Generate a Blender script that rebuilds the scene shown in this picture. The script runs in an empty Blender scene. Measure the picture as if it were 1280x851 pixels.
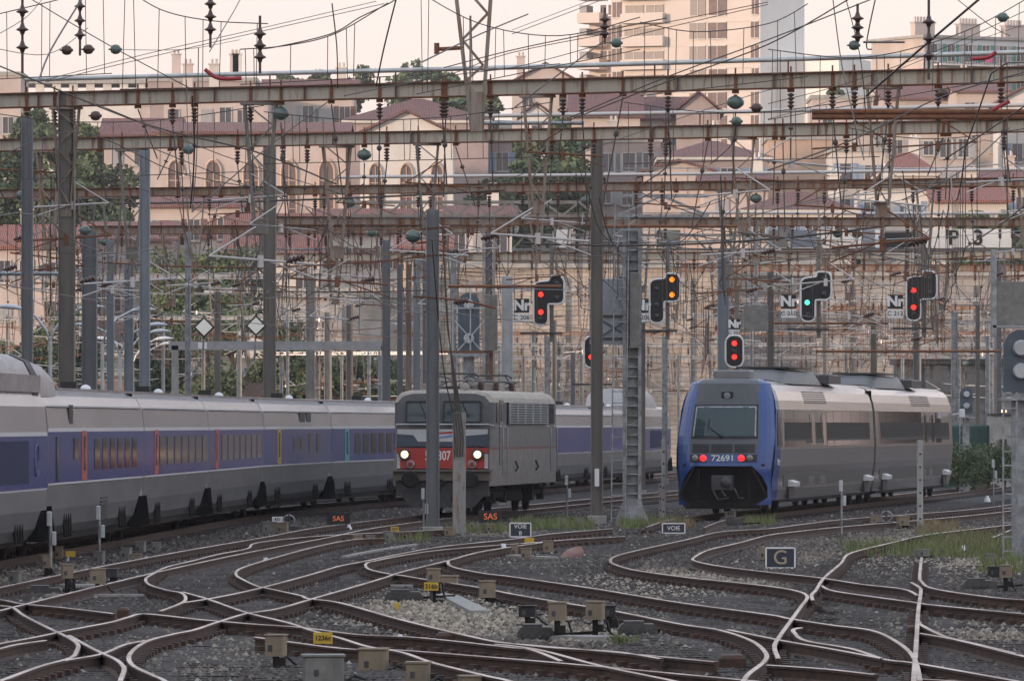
import bpy, bmesh, math, random
from mathutils import Vector, Matrix
import numpy as np
random.seed(7); rng = np.random.default_rng(7)
SC = bpy.context.scene
COL = SC.collection

# ------------------------------------------------------------------ camera, sky, sun
F = 8000.0; HY = 529.0; EYE = 2.67            # focal length in photo pixels, horizon row, eye height over the rails
cam = bpy.data.objects.new('camera', bpy.data.cameras.new('camera')); COL.objects.link(cam)
cam.location = (0, 0, EYE); cam.rotation_euler = (math.radians(90), 0, 0)
cam.data.sensor_width = 36; cam.data.lens = 36*F/1280.0; cam.data.shift_y = (HY-425.5)/1280.0
cam.data.clip_start = 1; cam.data.clip_end = 6000
SC.camera = cam
SUN_AZ = math.atan2(-.80, -.60); SUN_EL = math.radians(6)
W = bpy.data.worlds.new('World'); SC.world = W; W.use_nodes = True
nt = W.node_tree; nt.nodes.clear()
o_ = nt.nodes.new('ShaderNodeOutputWorld'); sky = nt.nodes.new('ShaderNodeTexSky'); sky.sky_type = 'NISHITA'
sky.sun_disc = False; sky.sun_elevation = SUN_EL; sky.sun_rotation = SUN_AZ % (2*math.pi); sky.dust_density = 2.0
b1 = nt.nodes.new('ShaderNodeBackground'); b1.inputs[1].default_value = 0.05
nt.links.new(sky.outputs[0], b1.inputs[0])
tc = nt.nodes.new('ShaderNodeTexCoord'); sx = nt.nodes.new('ShaderNodeSeparateXYZ'); cr = nt.nodes.new('ShaderNodeValToRGB')
nt.links.new(tc.outputs['Generated'], sx.inputs[0]); nt.links.new(sx.outputs['Z'], cr.inputs[0])
e = cr.color_ramp.elements; e[0].position = 0; e[0].color = (.80, .605, .585, 1); e[1].position = 1; e[1].color = (.66, .78, .97, 1)
for p, c in ((.06, (.775, .64, .655, 1)), (.16, (.77, .69, .76, 1)), (.4, (.80, .82, .92, 1))):
    q = e.new(p); q.color = c
b2 = nt.nodes.new('ShaderNodeBackground'); b2.inputs[1].default_value = 0.615
nt.links.new(cr.outputs[0], b2.inputs[0])
ad = nt.nodes.new('ShaderNodeAddShader'); nt.links.new(b1.outputs[0], ad.inputs[0]); nt.links.new(b2.outputs[0], ad.inputs[1])
nt.links.new(ad.outputs[0], o_.inputs[0])
sun = bpy.data.objects.new('sun', bpy.data.lights.new('sun', 'SUN')); COL.objects.link(sun)
sv = Vector((math.sin(SUN_AZ)*math.cos(SUN_EL), math.cos(SUN_AZ)*math.cos(SUN_EL), math.sin(SUN_EL)))
sun.rotation_euler = (-sv).to_track_quat('-Z', 'Y').to_euler()
sun.data.energy = 1.85; sun.data.angle = math.radians(3); sun.data.color = (1.0, .75, .60)
SC.view_settings.view_transform = 'Standard'; SC.view_settings.look = 'None'
SC.view_settings.exposure = 0.92; SC.view_settings.gamma = 1.0; SC.view_settings.use_curve_mapping = False
SC.render.engine = 'CYCLES'
try:
    SC.cycles.max_bounces = 5; SC.cycles.volume_bounces = 0; SC.cycles.use_denoising = True
except Exception: pass

def P(px, py, D): return Vector(((px-640)*D/F, D, EYE+(HY-py)*D/F))
def G(px, py, z=0.0):
    D = F*(EYE-z)/(py-HY); return Vector(((px-640)*D/F, D, z))
GZ = -0.21                                    # ground level (rail heads are z = 0)

# ------------------------------------------------------------------ materials
MATS = {}
def mat(name, col, rough=.7, metal=0., col2=None, scale=3., stretch=(1, 1, 1), amt=.5, bump=0., emit=None, es=0., lo=.35, hi=.65, spec=None, detail=4., col3=None, scale3=.5, wave=None):
    if name in MATS: return MATS[name]
    m = bpy.data.materials.new(name); m.use_nodes = True; t = m.node_tree; b = t.nodes['Principled BSDF']
    b.inputs['Roughness'].default_value = rough; b.inputs['Metallic'].default_value = metal
    b.inputs['Base Color'].default_value = (*col, 1)
    if spec is not None: b.inputs['Specular IOR Level'].default_value = spec
    if emit: b.inputs['Emission Color'].default_value = (*emit, 1); b.inputs['Emission Strength'].default_value = es
    if col2 or bump:
        tx = t.nodes.new('ShaderNodeTexCoord'); mp = t.nodes.new('ShaderNodeMapping'); mp.inputs['Scale'].default_value = stretch
        g = t.nodes.new('ShaderNodeNewGeometry')
        t.links.new(g.outputs['Position'], mp.inputs[0])
        n = t.nodes.new('ShaderNodeTexNoise'); n.inputs['Scale'].default_value = scale; n.inputs['Detail'].default_value = detail
        n.inputs['Roughness'].default_value = .65
        t.links.new(mp.outputs[0], n.inputs['Vector'])
        if col2:
            r = t.nodes.new('ShaderNodeValToRGB'); r.color_ramp.elements[0].position = lo; r.color_ramp.elements[1].position = hi
            r.color_ramp.elements[0].color = (*col, 1); r.color_ramp.elements[1].color = (*col2, 1)
            t.links.new(n.outputs[0], r.inputs[0]); last = r.outputs[0]
            if col3:
                n3 = t.nodes.new('ShaderNodeTexNoise'); n3.inputs['Scale'].default_value = scale3; n3.inputs['Detail'].default_value = 3
                t.links.new(g.outputs['Position'], n3.inputs['Vector'])
                r3 = t.nodes.new('ShaderNodeValToRGB'); r3.color_ramp.elements[0].position = .45; r3.color_ramp.elements[1].position = .62
                mx = t.nodes.new('ShaderNodeMixRGB'); t.links.new(n3.outputs[0], r3.inputs[0]); t.links.new(r3.outputs[0], mx.inputs[0])
                t.links.new(last, mx.inputs[1]); mx.inputs[2].default_value = (*col3, 1); last = mx.outputs[0]
            t.links.new(last, b.inputs['Base Color'])
        if bump:
            bp = t.nodes.new('ShaderNodeBump'); bp.inputs['Strength'].default_value = bump; bp.inputs['Distance'].default_value = .05
            t.links.new(n.outputs[0], bp.inputs['Height']); t.links.new(bp.outputs[0], b.inputs['Normal'])
    MATS[name] = m; return m

def brick(name, c1, c2, cm, bw, bh, scale=1., stain=(.12, .1, .09)):
    m = bpy.data.materials.new(name); m.use_nodes = True; t = m.node_tree; b = t.nodes['Principled BSDF']; b.inputs['Roughness'].default_value = .9
    g = t.nodes.new('ShaderNodeNewGeometry'); s = t.nodes.new('ShaderNodeSeparateXYZ'); c = t.nodes.new('ShaderNodeCombineXYZ')
    t.links.new(g.outputs['Position'], s.inputs[0]); t.links.new(s.outputs[0], c.inputs[0]); t.links.new(s.outputs[2], c.inputs[1])
    k = t.nodes.new('ShaderNodeTexBrick'); k.inputs['Scale'].default_value = scale; k.inputs['Brick Width'].default_value = bw; k.inputs['Row Height'].default_value = bh
    k.inputs['Mortar Size'].default_value = .03; k.inputs['Color1'].default_value = (*c1, 1); k.inputs['Color2'].default_value = (*c2, 1); k.inputs['Mortar'].default_value = (*cm, 1)
    t.links.new(c.outputs[0], k.inputs[0])
    n = t.nodes.new('ShaderNodeTexNoise'); n.inputs['Scale'].default_value = .55; n.inputs['Detail'].default_value = 8; n.inputs['Roughness'].default_value = .82; k.inputs['Bias'].default_value = -.1; k.offset = .37; k.squash = 1.4; k.squash_frequency = 3
    t.links.new(g.outputs['Position'], n.inputs['Vector'])
    r = t.nodes.new('ShaderNodeValToRGB'); r.color_ramp.elements[0].position = .45; r.color_ramp.elements[1].position = .68
    x = t.nodes.new('ShaderNodeMixRGB'); t.links.new(n.outputs[0], r.inputs[0]); t.links.new(r.outputs[0], x.inputs[0]); t.links.new(k.outputs[0], x.inputs[1]); x.inputs[2].default_value = (*stain, 1)
    t.links.new(x.outputs[0], b.inputs['Base Color']); MATS[name] = m; return m

ST = (3, 3, .35)   # vertical streaks
M_beam = mat('rust_streaked_steel', (.43, .41, .355), .75, .2, (.21, .12, .07), 2.2, ST, lo=.52, hi=.72, bump=.2)
M_beam2 = mat('rusty_steel', (.30, .26, .22), .8, .2, (.21, .11, .06), 2.0, ST, lo=.42, hi=.66, bump=.2)
M_rust = mat('rust', (.13, .055, .03), .85, .1, (.24, .10, .045), 6, lo=.3, hi=.7)
M_flange = mat('rusty_flange', (.11, .04, .022), .85, .1, (.19, .075, .035), 5)
M_post = mat('grey_painted_steel', (.13, .142, .155), .55, .2, (.19, .195, .20), 1.2, (2, 2, .3), lo=.35, hi=.7, bump=.1)
M_post2 = mat('dark_painted_steel', (.14, .13, .12), .6, .2, (.20, .18, .155), 1.5, (2, 2, .3))
M_postb = mat('bluegrey_painted_steel', (.17, .20, .235), .5, .2, (.25, .28, .30), 1.4, (2, 2, .3))
M_galv = mat('galvanised_steel', (.36, .385, .40), .45, .5, (.18, .19, .20), 4)
M_tube = mat('pale_tube', (.52, .55, .56), .4, .3, (.38, .40, .40), 2)
M_pink = mat('pale_painted_tube', (.55, .52, .50), .45, .2)
M_cable = mat('dark_cable', (.085, .07, .062), .6, .3)
M_wire = mat('weathered_copper_wire', (.10, .085, .075), .5, .5)
M_green = mat('green_glass_insulator', (.06, .105, .09), .3, .0, (.12, .16, .14), 8)
M_brown = mat('brown_porcelain', (.055, .028, .02), .3, 0, (.10, .05, .04), 8)
M_conc = mat('weathered_concrete', (.22, .21, .195), .85, 0, (.33, .31, .28), 3, (1, 1, .4), bump=.2)
M_concl = mat('pale_concrete', (.36, .36, .34), .85, 0, (.26, .25, .23), 3, (1, 1, .5), bump=.2)
M_black = mat('matt_black', (.012, .012, .013), .6)
M_dark = mat('underframe_grime', (.018, .016, .015), .8, 0, (.032, .028, .025), 5, spec=.08)
M_dark2 = mat('dark_grey_metal', (.045, .047, .052), .5, .3, (.07, .07, .07), 5)
M_white = mat('white_enamel', (.75, .75, .74), .45)
M_steel = mat('polished_rail_head', (.52, .46, .43), .25, .9, (.19, .13, .10), .35, lo=.42, hi=.58, detail=6.)
M_railside = mat('rusty_rail_web', (.085, .042, .026), .85, 0, (.035, .022, .017), 6)
M_sleeper = mat('oily_sleeper_timber', (.022, .018, .016), .9, 0, (.05, .04, .034), 6)
M_box = mat('beige_cabinet_paint', (.26, .20, .135), .6, .1, (.19, .155, .11), 4, lo=.3, hi=.7)
M_boxg = mat('grey_cabinet_paint', (.22, .215, .20), .6, .1, (.15, .145, .13), 4)
M_yel = mat('yellow_plate', (.55, .36, .03), .5)
M_blueplate = mat('dark_blue_plate', (.02, .028, .05), .4)
M_glassd = mat('dark_window_glass', (.02, .022, .025), .06, 0, spec=.8)
M_grassm = mat('grass_blades', (.10, .16, .045), .8, 0, (.20, .19, .085), 1.2)
M_leaf = mat('leaf_green', (.065, .105, .04), .8, 0, (.14, .17, .065), .6)
M_leafd = mat('leaf_dark', (.052, .09, .042), .8, 0, (.10, .135, .06), .5)
M_bark = mat('bark', (.06, .045, .03), .9)
M_red_on = mat('red_signal_lamp', (.5, .02, .02), .3, emit=(1, .03, .02), es=1.5)
M_or_on = mat('orange_signal_lamp', (.6, .2, .02), .3, emit=(1, .17, .012), es=1.3)
M_gr_on = mat('green_signal_lamp', (.1, .5, .3), .3, emit=(.10, .75, .48), es=1.0)
M_head = mat('lit_headlamp', (1, .9, .7), .3, emit=(1, .72, .34), es=2.0)
M_tail = mat('red_tail_lamp', (.8, .02, .02), .3, emit=(1, .02, .025), es=1.0)
M_led = mat('orange_display_letters', (.6, .15, .05), .3, emit=(1, .22, .08), es=.13)
M_lens = mat('unlit_lens', (.25, .25, .25), .15, .2)

# ------------------------------------------------------------------ mesh builder
class MB:
    def __init__(s): s.v = []; s.f = []; s.m = []; s.sm = []
    def add(s, vs, fs, mi=0, smooth=False):
        o = len(s.v); s.v += [tuple(p) for p in vs]; s.f += [tuple(i+o for i in f) for f in fs]; s.m += [mi]*len(fs); s.sm += [smooth]*len(fs)
    def box(s, c, d, rz=0., mi=0, rx=0., ry=0.):
        x, y, z = d[0]/2, d[1]/2, d[2]/2
        vs = [Vector(p) for p in ((-x, -y, -z), (x, -y, -z), (x, y, -z), (-x, y, -z), (-x, -y, z), (x, -y, z), (x, y, z), (-x, y, z))]
        if rz or rx or ry:
            R = Matrix.Rotation(rz, 3, 'Z') @ Matrix.Rotation(ry, 3, 'Y') @ Matrix.Rotation(rx, 3, 'X'); vs = [R @ p for p in vs]
        c = Vector(c); s.add([p+c for p in vs], [(0, 3, 2, 1), (4, 5, 6, 7), (0, 1, 5, 4), (1, 2, 6, 5), (2, 3, 7, 6), (3, 0, 4, 7)], mi)
    def bbox(s, c, d, bev=.02, mi=0):
        # box with chamfered vertical and top edges
        x, y, z = d[0]/2, d[1]/2, d[2]/2; b = min(bev, x*.4, y*.4, z*.4)
        pl = [(-x+b, -y), (x-b, -y), (x, -y+b), (x, y-b), (x-b, y), (-x+b, y), (-x, y-b), (-x, -y+b)]
        c = Vector(c); k = (x-b)/x; l = (y-b)/y
        rings = [[(p[0], p[1], -z) for p in pl], [(p[0], p[1], z-b) for p in pl], [(p[0]*k, p[1]*l, z) for p in pl]]
        s.loft([[Vector(q)+c for q in r] for r in rings], True, True, mi, False)
    def loft(s, rings, closed=True, caps=True, mi=0, smooth=True):
        n = len(rings[0]); vs = [p for r in rings for p in r]; fs = []
        for i in range(len(rings)-1):
            for j in range(n if closed else n-1):
                a = i*n+j; b = i*n+(j+1) % n; fs.append((a, b, b+n, a+n))
        s.add(vs, fs, mi, smooth)
        if caps:
            s.add(rings[0], [tuple(range(n))[::-1]], mi); s.add(rings[-1], [tuple(range(n))], mi)
    def bar(s, a, b, w, h=None, mi=0):
        a = Vector(a); b = Vector(b); h = h or w; d = (b-a)
        if d.length < 1e-6: return
        d.normalize(); up = Vector((0, 0, 1)) if abs(d.z) < .95 else Vector((0, 1, 0)); x = d.cross(up).normalized(); y = x.cross(d).normalized()
        R = [[p + x*(i*w/2) + y*(j*h/2) for i, j in ((-1, -1), (1, -1), (1, 1), (-1, 1))] for p in (a, b)]
        s.loft(R, True, True, mi, False)
    def tube(s, pts, r, n=6, mi=0, caps=True):
        pts = [Vector(p) for p in pts]; rr = r if isinstance(r, (list, tuple)) else [r]*len(pts); rings = []
        for i, p in enumerate(pts):
            d = (pts[min(i+1, len(pts)-1)]-pts[max(i-1, 0)])
            if d.length < 1e-9: d = Vector((0, 0, 1))
            d.normalize(); up = Vector((0, 0, 1)) if abs(d.z) < .9 else Vector((0, 1, 0)); x = d.cross(up).normalized(); y = x.cross(d)
            rings.append([p + (x*math.cos(2*math.pi*k/n)+y*math.sin(2*math.pi*k/n))*rr[i] for k in range(n)])
        s.loft(rings, True, caps, mi, n > 4)
    def lathe(s, base, axis, prof, n=12, mi=0):
        axis = Vector(axis).normalized(); up = Vector((0, 0, 1)) if abs(axis.z) < .9 else Vector((0, 1, 0)); x = axis.cross(up).normalized(); y = x.cross(axis); base = Vector(base)
        s.loft([[base + axis*h + (x*math.cos(2*math.pi*k/n)+y*math.sin(2*math.pi*k/n))*max(r, 1e-4) for k in range(n)] for r, h in prof], True, True, mi, True)
    def prism(s, poly, y0, y1, mi=0, o=(0, 0, 0)):   # poly in xz, extruded along y
        o = Vector(o); a = [Vector((p[0], y0, p[1]))+o for p in poly]; b = [Vector((p[0], y1, p[1]))+o for p in poly]
        s.loft([a, b], True, True, mi, False)
    def build(s, name, mats, parent=None, loc=None):
        me = bpy.data.meshes.new(name); me.from_pydata(s.v, [], s.f)
        if not isinstance(mats, (list, tuple)): mats = [mats]
        for m in mats: me.materials.append(m)
        if len(mats) > 1: me.polygons.foreach_set('material_index', s.m)
        me.polygons.foreach_set('use_smooth', s.sm)
        bm = bmesh.new(); bm.from_mesh(me); bmesh.ops.recalc_face_normals(bm, faces=bm.faces); bm.to_mesh(me); bm.free()
        me.update()
        o = bpy.data.objects.new(name, me); COL.objects.link(o)
        if parent is not None: o.parent = parent
        if loc is not None: o.location = loc
        return o

def thing(name, label, cat, loc=(0, 0, 0), rz=0., group=None):
    o = bpy.data.objects.new(name, None); COL.objects.link(o); o.location = loc; o.rotation_euler = (0, 0, rz); o.empty_display_size = .3
    o['label'] = label; o['category'] = cat
    if group: o['group'] = group
    return o
def tag(o, label, cat, group=None):
    o['label'] = label; o['category'] = cat
    if group: o['group'] = group
    return o
def struct(o): o['kind'] = 'structure'; return o
def kids(o): return [c for c in ALLC.get(o.name, [])]
def copy_tree(o, parent=None):
    c = o.copy(); COL.objects.link(c)
    if parent is not None: c.parent = parent
    for ch in list(o.children): copy_tree(ch, c)
    return c
def text(s, size, m, parent=None, loc=(0, 0, 0), rot=(math.pi/2, 0, 0), ext=.004, name='lettering', sx=1., bold=0.):
    c = bpy.data.curves.new('t', 'FONT'); c.body = s; c.size = size; c.extrude = ext; c.align_x = 'CENTER'; c.align_y = 'CENTER'; c.offset = bold
    t = bpy.data.objects.new('t', c); COL.objects.link(t); dg = bpy.context.evaluated_depsgraph_get()
    me = bpy.data.meshes.new_from_object(t.evaluated_get(dg)); bpy.data.objects.remove(t); me.materials.clear(); me.materials.append(m)
    o = bpy.data.objects.new(name, me); COL.objects.link(o); o.location = loc; o.rotation_euler = rot; o.scale = (sx, 1, 1)
    if parent is not None: o.parent = parent
    return o

# ================================================================== GROUND
def gravel_mat():
    m = bpy.data.materials.new('ballast_ground'); m.use_nodes = True; t = m.node_tree; b = t.nodes['Principled BSDF']; b.inputs['Roughness'].default_value = .95
    g = t.nodes.new('ShaderNodeNewGeometry')
    v = t.nodes.new('ShaderNodeTexVoronoi'); v.inputs['Scale'].default_value = 18; t.links.new(g.outputs['Position'], v.inputs['Vector'])
    n = t.nodes.new('ShaderNodeTexNoise'); n.inputs['Scale'].default_value = .25; n.inputs['Detail'].default_value = 4; t.links.new(g.outputs['Position'], n.inputs['Vector'])
    r = t.nodes.new('ShaderNodeValToRGB'); r.color_ramp.elements[0].position = .45; r.color_ramp.elements[1].position = .6
    r.color_ramp.elements[0].color = (.035, .032, .034, 1); r.color_ramp.elements[1].color = (.05, .043, .038, 1)
    t.links.new(n.outputs[0], r.inputs[0])
    x = t.nodes.new('ShaderNodeMixRGB'); x.blend_type = 'MULTIPLY'; x.inputs[0].default_value = .5; t.links.new(r.outputs[0], x.inputs[1]); t.links.new(v.outputs['Color'], x.inputs[2])
    t.links.new(x.outputs[0], b.inputs['Base Color'])
    bp = t.nodes.new('ShaderNodeBump'); bp.inputs['Distance'].default_value = .03; t.links.new(v.outputs['Distance'], bp.inputs['Height']); t.links.new(bp.outputs[0], b.inputs['Normal'])
    return m
g = MB(); g.add([(-2500, -600, GZ), (2500, -600, GZ), (2500, 4000, GZ), (-2500, 4000, GZ)], [(0, 1, 2, 3)])
struct(g.build('ground', gravel_mat()))

def lofreq(x, y):
    return (np.sin(x*.55+1.3)+np.sin(y*.16+.7)+np.sin(x*.31-y*.12+2.)+np.sin(x*1.1+y*.23))*.25
def stones(name, n, d0, d1, pw, s0, s1, seed):
    r = np.random.default_rng(seed)
    u = r.random(n)**pw; D = d0+(d1-d0)*u; X = (r.random(n)-.5)*(.172*D+2)
    S = (s0+(s1-s0)*r.random(n)**2)
    base = np.array([(1, 0, 0), (0, 1, 0), (-1, 0, 0), (0, -1, 0), (0, 0, 1), (.7, .7, -.6), (-.8, .5, -.5), (0, -.9, -.5)], float)
    hull = [(0, 1, 4), (1, 2, 4), (2, 3, 4), (3, 0, 4), (0, 5, 1), (1, 6, 2), (2, 7, 3), (3, 7, 0)]
    k = len(base); V = base[None]*S[:, None, None]*(.7+.6*r.random((n, k, 3)))
    a = r.random(n)*6.283; ca, sa = np.cos(a), np.sin(a)
    VX = V[..., 0]*ca[:, None]-V[..., 1]*sa[:, None]; VY = V[..., 0]*sa[:, None]+V[..., 1]*ca[:, None]; VZ = V[..., 2]*.8
    P_ = np.stack([VX+X[:, None], VY+D[:, None], VZ+GZ+S[:, None]*.25+ (r.random(n)*.03)[:, None]], -1).reshape(-1, 3)
    fc = (np.array(hull)[None]+(np.arange(n)*k)[:, None, None]).reshape(-1, 3)
    me = bpy.data.meshes.new(name); me.vertices.add(len(P_)); me.vertices.foreach_set('co', P_.ravel())
    me.loops.add(fc.size); me.loops.foreach_set('vertex_index', fc.ravel().astype(np.int32)); me.polygons.add(len(fc))
    me.polygons.foreach_set('loop_start', np.arange(0, fc.size, 3, dtype=np.int32)); me.update(calc_edges=True)
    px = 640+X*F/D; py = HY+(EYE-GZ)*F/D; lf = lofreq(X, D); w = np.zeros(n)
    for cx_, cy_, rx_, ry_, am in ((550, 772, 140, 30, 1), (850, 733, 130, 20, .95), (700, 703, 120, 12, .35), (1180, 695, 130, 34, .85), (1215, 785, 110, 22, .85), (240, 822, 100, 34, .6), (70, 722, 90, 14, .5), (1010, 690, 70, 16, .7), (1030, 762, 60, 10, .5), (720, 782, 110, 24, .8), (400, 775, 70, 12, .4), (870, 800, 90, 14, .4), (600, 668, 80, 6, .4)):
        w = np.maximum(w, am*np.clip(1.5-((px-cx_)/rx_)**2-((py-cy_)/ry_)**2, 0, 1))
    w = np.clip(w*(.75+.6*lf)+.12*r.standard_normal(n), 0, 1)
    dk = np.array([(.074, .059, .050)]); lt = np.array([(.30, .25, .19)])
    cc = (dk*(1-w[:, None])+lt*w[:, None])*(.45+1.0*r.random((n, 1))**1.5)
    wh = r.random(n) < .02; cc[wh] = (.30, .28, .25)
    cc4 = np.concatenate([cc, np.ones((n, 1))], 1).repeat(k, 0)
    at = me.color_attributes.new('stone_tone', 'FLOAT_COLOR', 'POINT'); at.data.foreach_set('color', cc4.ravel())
    m = bpy.data.materials.get('ballast_stone')
    if not m:
        m = bpy.data.materials.new('ballast_stone'); m.use_nodes = True; a_ = m.node_tree.nodes.new('ShaderNodeVertexColor'); a_.layer_name = 'stone_tone'
        b = m.node_tree.nodes['Principled BSDF']; b.inputs['Roughness'].default_value = .9; m.node_tree.links.new(a_.outputs[0], b.inputs['Base Color'])
    me.materials.append(m); o = bpy.data.objects.new(name, me); COL.objects.link(o); o['kind'] = 'stuff'
    tag(o, 'loose grey and beige ballast stones covering the ground between the tracks', 'gravel'); return o
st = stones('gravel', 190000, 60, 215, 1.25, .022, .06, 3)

# ================================================================== TRACKS
def crom(pts, step=6):
    out = []; n = len(pts)
    for i in range(n-1):
        p0, p1, p2, p3 = pts[max(i-1, 0)], pts[i], pts[i+1], pts[min(i+2, n-1)]
        for k in range(step):
            t = k/step
            out.append(.5*((2*p1)+(-p0+p2)*t+(2*p0-5*p1+4*p2-p3)*t*t+(-p0+3*p1-3*p2+p3)*t**3))
    out.append(pts[-1]); return out
RP = [(-.07, -.17), (.07, -.17), (.07, -.15), (.012, -.125), (.012, -.045), (.029, -.035), (.029, -.006), (.024, 0), (-.024, 0), (-.029, -.006), (-.029, -.035), (-.012, -.045), (-.012, -.125), (-.07, -.15)]
rail_no = 0
def rail(world, parent, dz=0.):
    global rail_no; rail_no += 1; dz += -.0015*(rail_no % 5)
    mb = MB(); rings = []
    for i, p in enumerate(world):
        d = world[min(i+1, len(world)-1)]-world[max(i-1, 0)]; d.z = 0
        if d.length < 1e-6: d = Vector((0, 1, 0))
        d.normalize(); x = Vector((d.y, -d.x, 0))
        rings.append([p + x*a + Vector((0, 0, b+dz)) for a, b in RP])
    n = len(RP)
    for i in range(len(rings)-1):
        for j in range(n):
            k = (j+1) % n; mb.add([rings[i][j], rings[i][k], rings[i+1][k], rings[i+1][j]], [(0, 1, 2, 3)], 0 if j in (6, 7, 8) else 1)
    mb.add(rings[0], [tuple(range(n))], 1); mb.add(rings[-1], [tuple(range(n))[::-1]], 1)
    return mb.build('rail', [M_steel, M_railside], parent)
sl_no = 0
def sleepers(world, side, parent, step=.62, length=2.6):
    """sleepers laid across the line of a rail; side +1: the other rail lies to the right of travel"""
    global sl_no
    acc = 0; mb = MB(); last = world[0]
    for i in range(1, len(world)):
        seg = world[i]-world[i-1]; L = seg.length
        if L < 1e-6: continue
        d = seg/L; t = step-acc
        while t < L:
            p = world[i-1]+d*t; x = Vector((d.y, -d.x, 0))*side; sl_no += 1
            c = p + x*.75; a = math.atan2(d.y, d.x)
            for sd in (-1, 1): mb.box((p.x+d.y*sd*.10*1., p.y-d.x*sd*.10, -.135), (.20, .09, .07), a, 1)
            mb.box((c.x, c.y, -.208+.0011*(sl_no % 7)), (.25, length+random.uniform(-.05, .05), .09), a+random.uniform(-.02, .02)); t += step
        acc = (acc+L) % step
    mb.build('sleepers', [M_sleeper, M_railside], parent)
    # rail fastenings: dark chairs and clips
    return
def T(*tracks):
    """each entry: (list of pixel points on the rail head, side or 0)"""
    root = bpy.data.objects.new('railway_track', None); COL.objects.link(root); struct(root)
    for pts, side in tracks:
        w = crom([G(x, y) for x, y in pts]); rail(w, root)
        if side: sleepers(w, side, root)
    return root
T(([(561, 661), (481, 665), (424, 667.7), (372, 671.6), (320, 678), (309, 685), (273, 692), (241, 700), (208, 708), (190, 717), (182, 723), (187, 730), (208, 736.5), (226, 740), (232, 746), (228, 752), (208, 760), (199, 763)], -1),
  ([(480, 672), (439, 674), (393, 683), (351, 694), (320, 703), (299, 710.5), (295, 717), (301, 722), (320, 731), (333, 734), (375, 743), (385, 747), (424, 752), (489, 770), (541, 783), (611, 799), (640, 803), (700, 809), (770, 813), (827, 822)], 1))
T(([(765, 660), (692, 666), (640, 673), (554, 682), (502, 691), (458, 700), (424, 706.6), (385, 718), (320, 735), (270, 745.6), (228, 752)], 1),
  ([(781, 669.5), (718, 673), (656, 678), (640, 679), (554, 686), (510, 692), (473, 699), (458, 703), (461, 710), (486, 716), (502, 718), (533, 723), (600, 733), (640, 741), (705, 752), (770, 762.5), (848, 778), (900, 786), (939, 799), (957, 814), (955, 825), (936, 840), (928, 851), (905, 885)], -1))
T(([(680, 677), (606, 688), (569, 697.5), (560, 701), (567, 708), (606, 716), (640, 720), (744, 735), (848, 752), (960, 767), (986, 772), (1038, 780), (1090, 787), (1121, 801), (1142, 820), (1150, 850)], -1),
  ([(559, 700), (502, 714), (481, 721), (437, 734), (395, 746), (350, 759), (320, 764), (306, 766), (270, 777), (243, 786), (218, 791), (187, 799), (169, 809), (161, 820), (167, 831), (192, 843), (208, 851), (250, 885)], 1))
T(([(1330, 618), (1246, 632.6), (1142, 642), (1059, 648), (1000, 655), (960, 660), (900, 664), (861, 673), (801, 686), (770, 694), (763, 700), (770, 705), (796, 712), (861, 721), (900, 725), (960, 731.5), (994, 737), (1009, 744), (1001, 757), (988, 775), (973, 796), (968, 807), (973, 822)], 1),
  ([(1330, 628), (1246, 640), (1142, 650), (1059, 657), (1000, 663), (960, 668), (926, 677), (887, 686), (868.6, 695), (868.6, 700), (900, 706.6), (960, 714), (1025, 721), (1077, 729), (1129, 735), (1147, 743)], 0))
T(([(1330, 646), (1280, 653), (1220, 660), (1155, 668), (1116, 677), (1064, 690), (1051, 703), (1030, 721), (1020, 736), (1014.5, 742), (1016, 749)], -1),
  ([(1152, 696), (1149.6, 718), (1152, 726), (1168, 735), (1240, 745.6), (1300, 750)], -1))
T(([(1139, 727), (1149, 733), (1151, 738), (1148, 760), (1146, 791), (1144, 822), (1142, 851), (1140, 890)], 1),
  ([(1149, 776), (1152, 780), (1181, 794), (1220, 804), (1272, 817), (1320, 827)], 0),
  ([(1027.5, 731), (1046, 738), (1139, 751), (1168, 755), (1280, 766), (1330, 772)], 1))
T(([(1001, 783), (992, 785), (993, 789), (1007, 799), (1064, 809), (1105, 822), (1137, 826), (1168, 831), (1280, 851), (1380, 870)], -1),
  ([(910, 786), (960, 796), (986, 801), (1045, 811), (1103, 822)], 0),
  ([(960, 830), (1033, 835), (1095, 842)], 0), ([(1147, 847), (1209, 851), (1330, 862)], 0),
  ([(1150, 790), (1200, 799), (1270, 815)], 0))
T(([(-60, 741), (0, 748), (26, 753), (78, 758), (143, 765.6)], 1),
  ([(-40, 753), (0, 756), (16, 758.6), (31, 769), (65, 786), (86, 796), (97, 804), (96, 812), (88, 821), (52, 831), (5, 848), (-50, 870)], -1),
  ([(86, 793), (117, 810), (143, 822), (153, 830), (155, 836.5), (150, 850)], 0))
T(([(-40, 810), (0, 803), (39, 796), (68, 790), (78, 787.7), (130, 778), (144, 775), (161, 770), (182, 766), (249, 773), (278, 775.5), (320, 779), (377, 783), (450, 792), (528, 796), (640, 808), (666, 811), (702, 825)], 1),
  ([(-40, 818), (0, 809), (21, 804), (56, 799)], 0),
  ([(5, 848), (65, 827), (125, 816), (156, 804), (182, 799)], 0))
T(([(228, 739), (260, 748), (306, 764), (359, 777), (390, 787), (424, 796), (460, 807), (502, 814), (541, 827), (606, 843), (640, 851), (700, 875)], 1),
  ([(620, 804), (640, 806), (679, 812), (752, 831), (848, 851), (930, 872)], 0), ([(640, 803), (700, 808), (770, 814), (895, 826)], 0),
  ([(320, 795), (429, 809), (499, 811), (640, 822), (744, 831), (926, 848), (980, 853)], 1))
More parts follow.
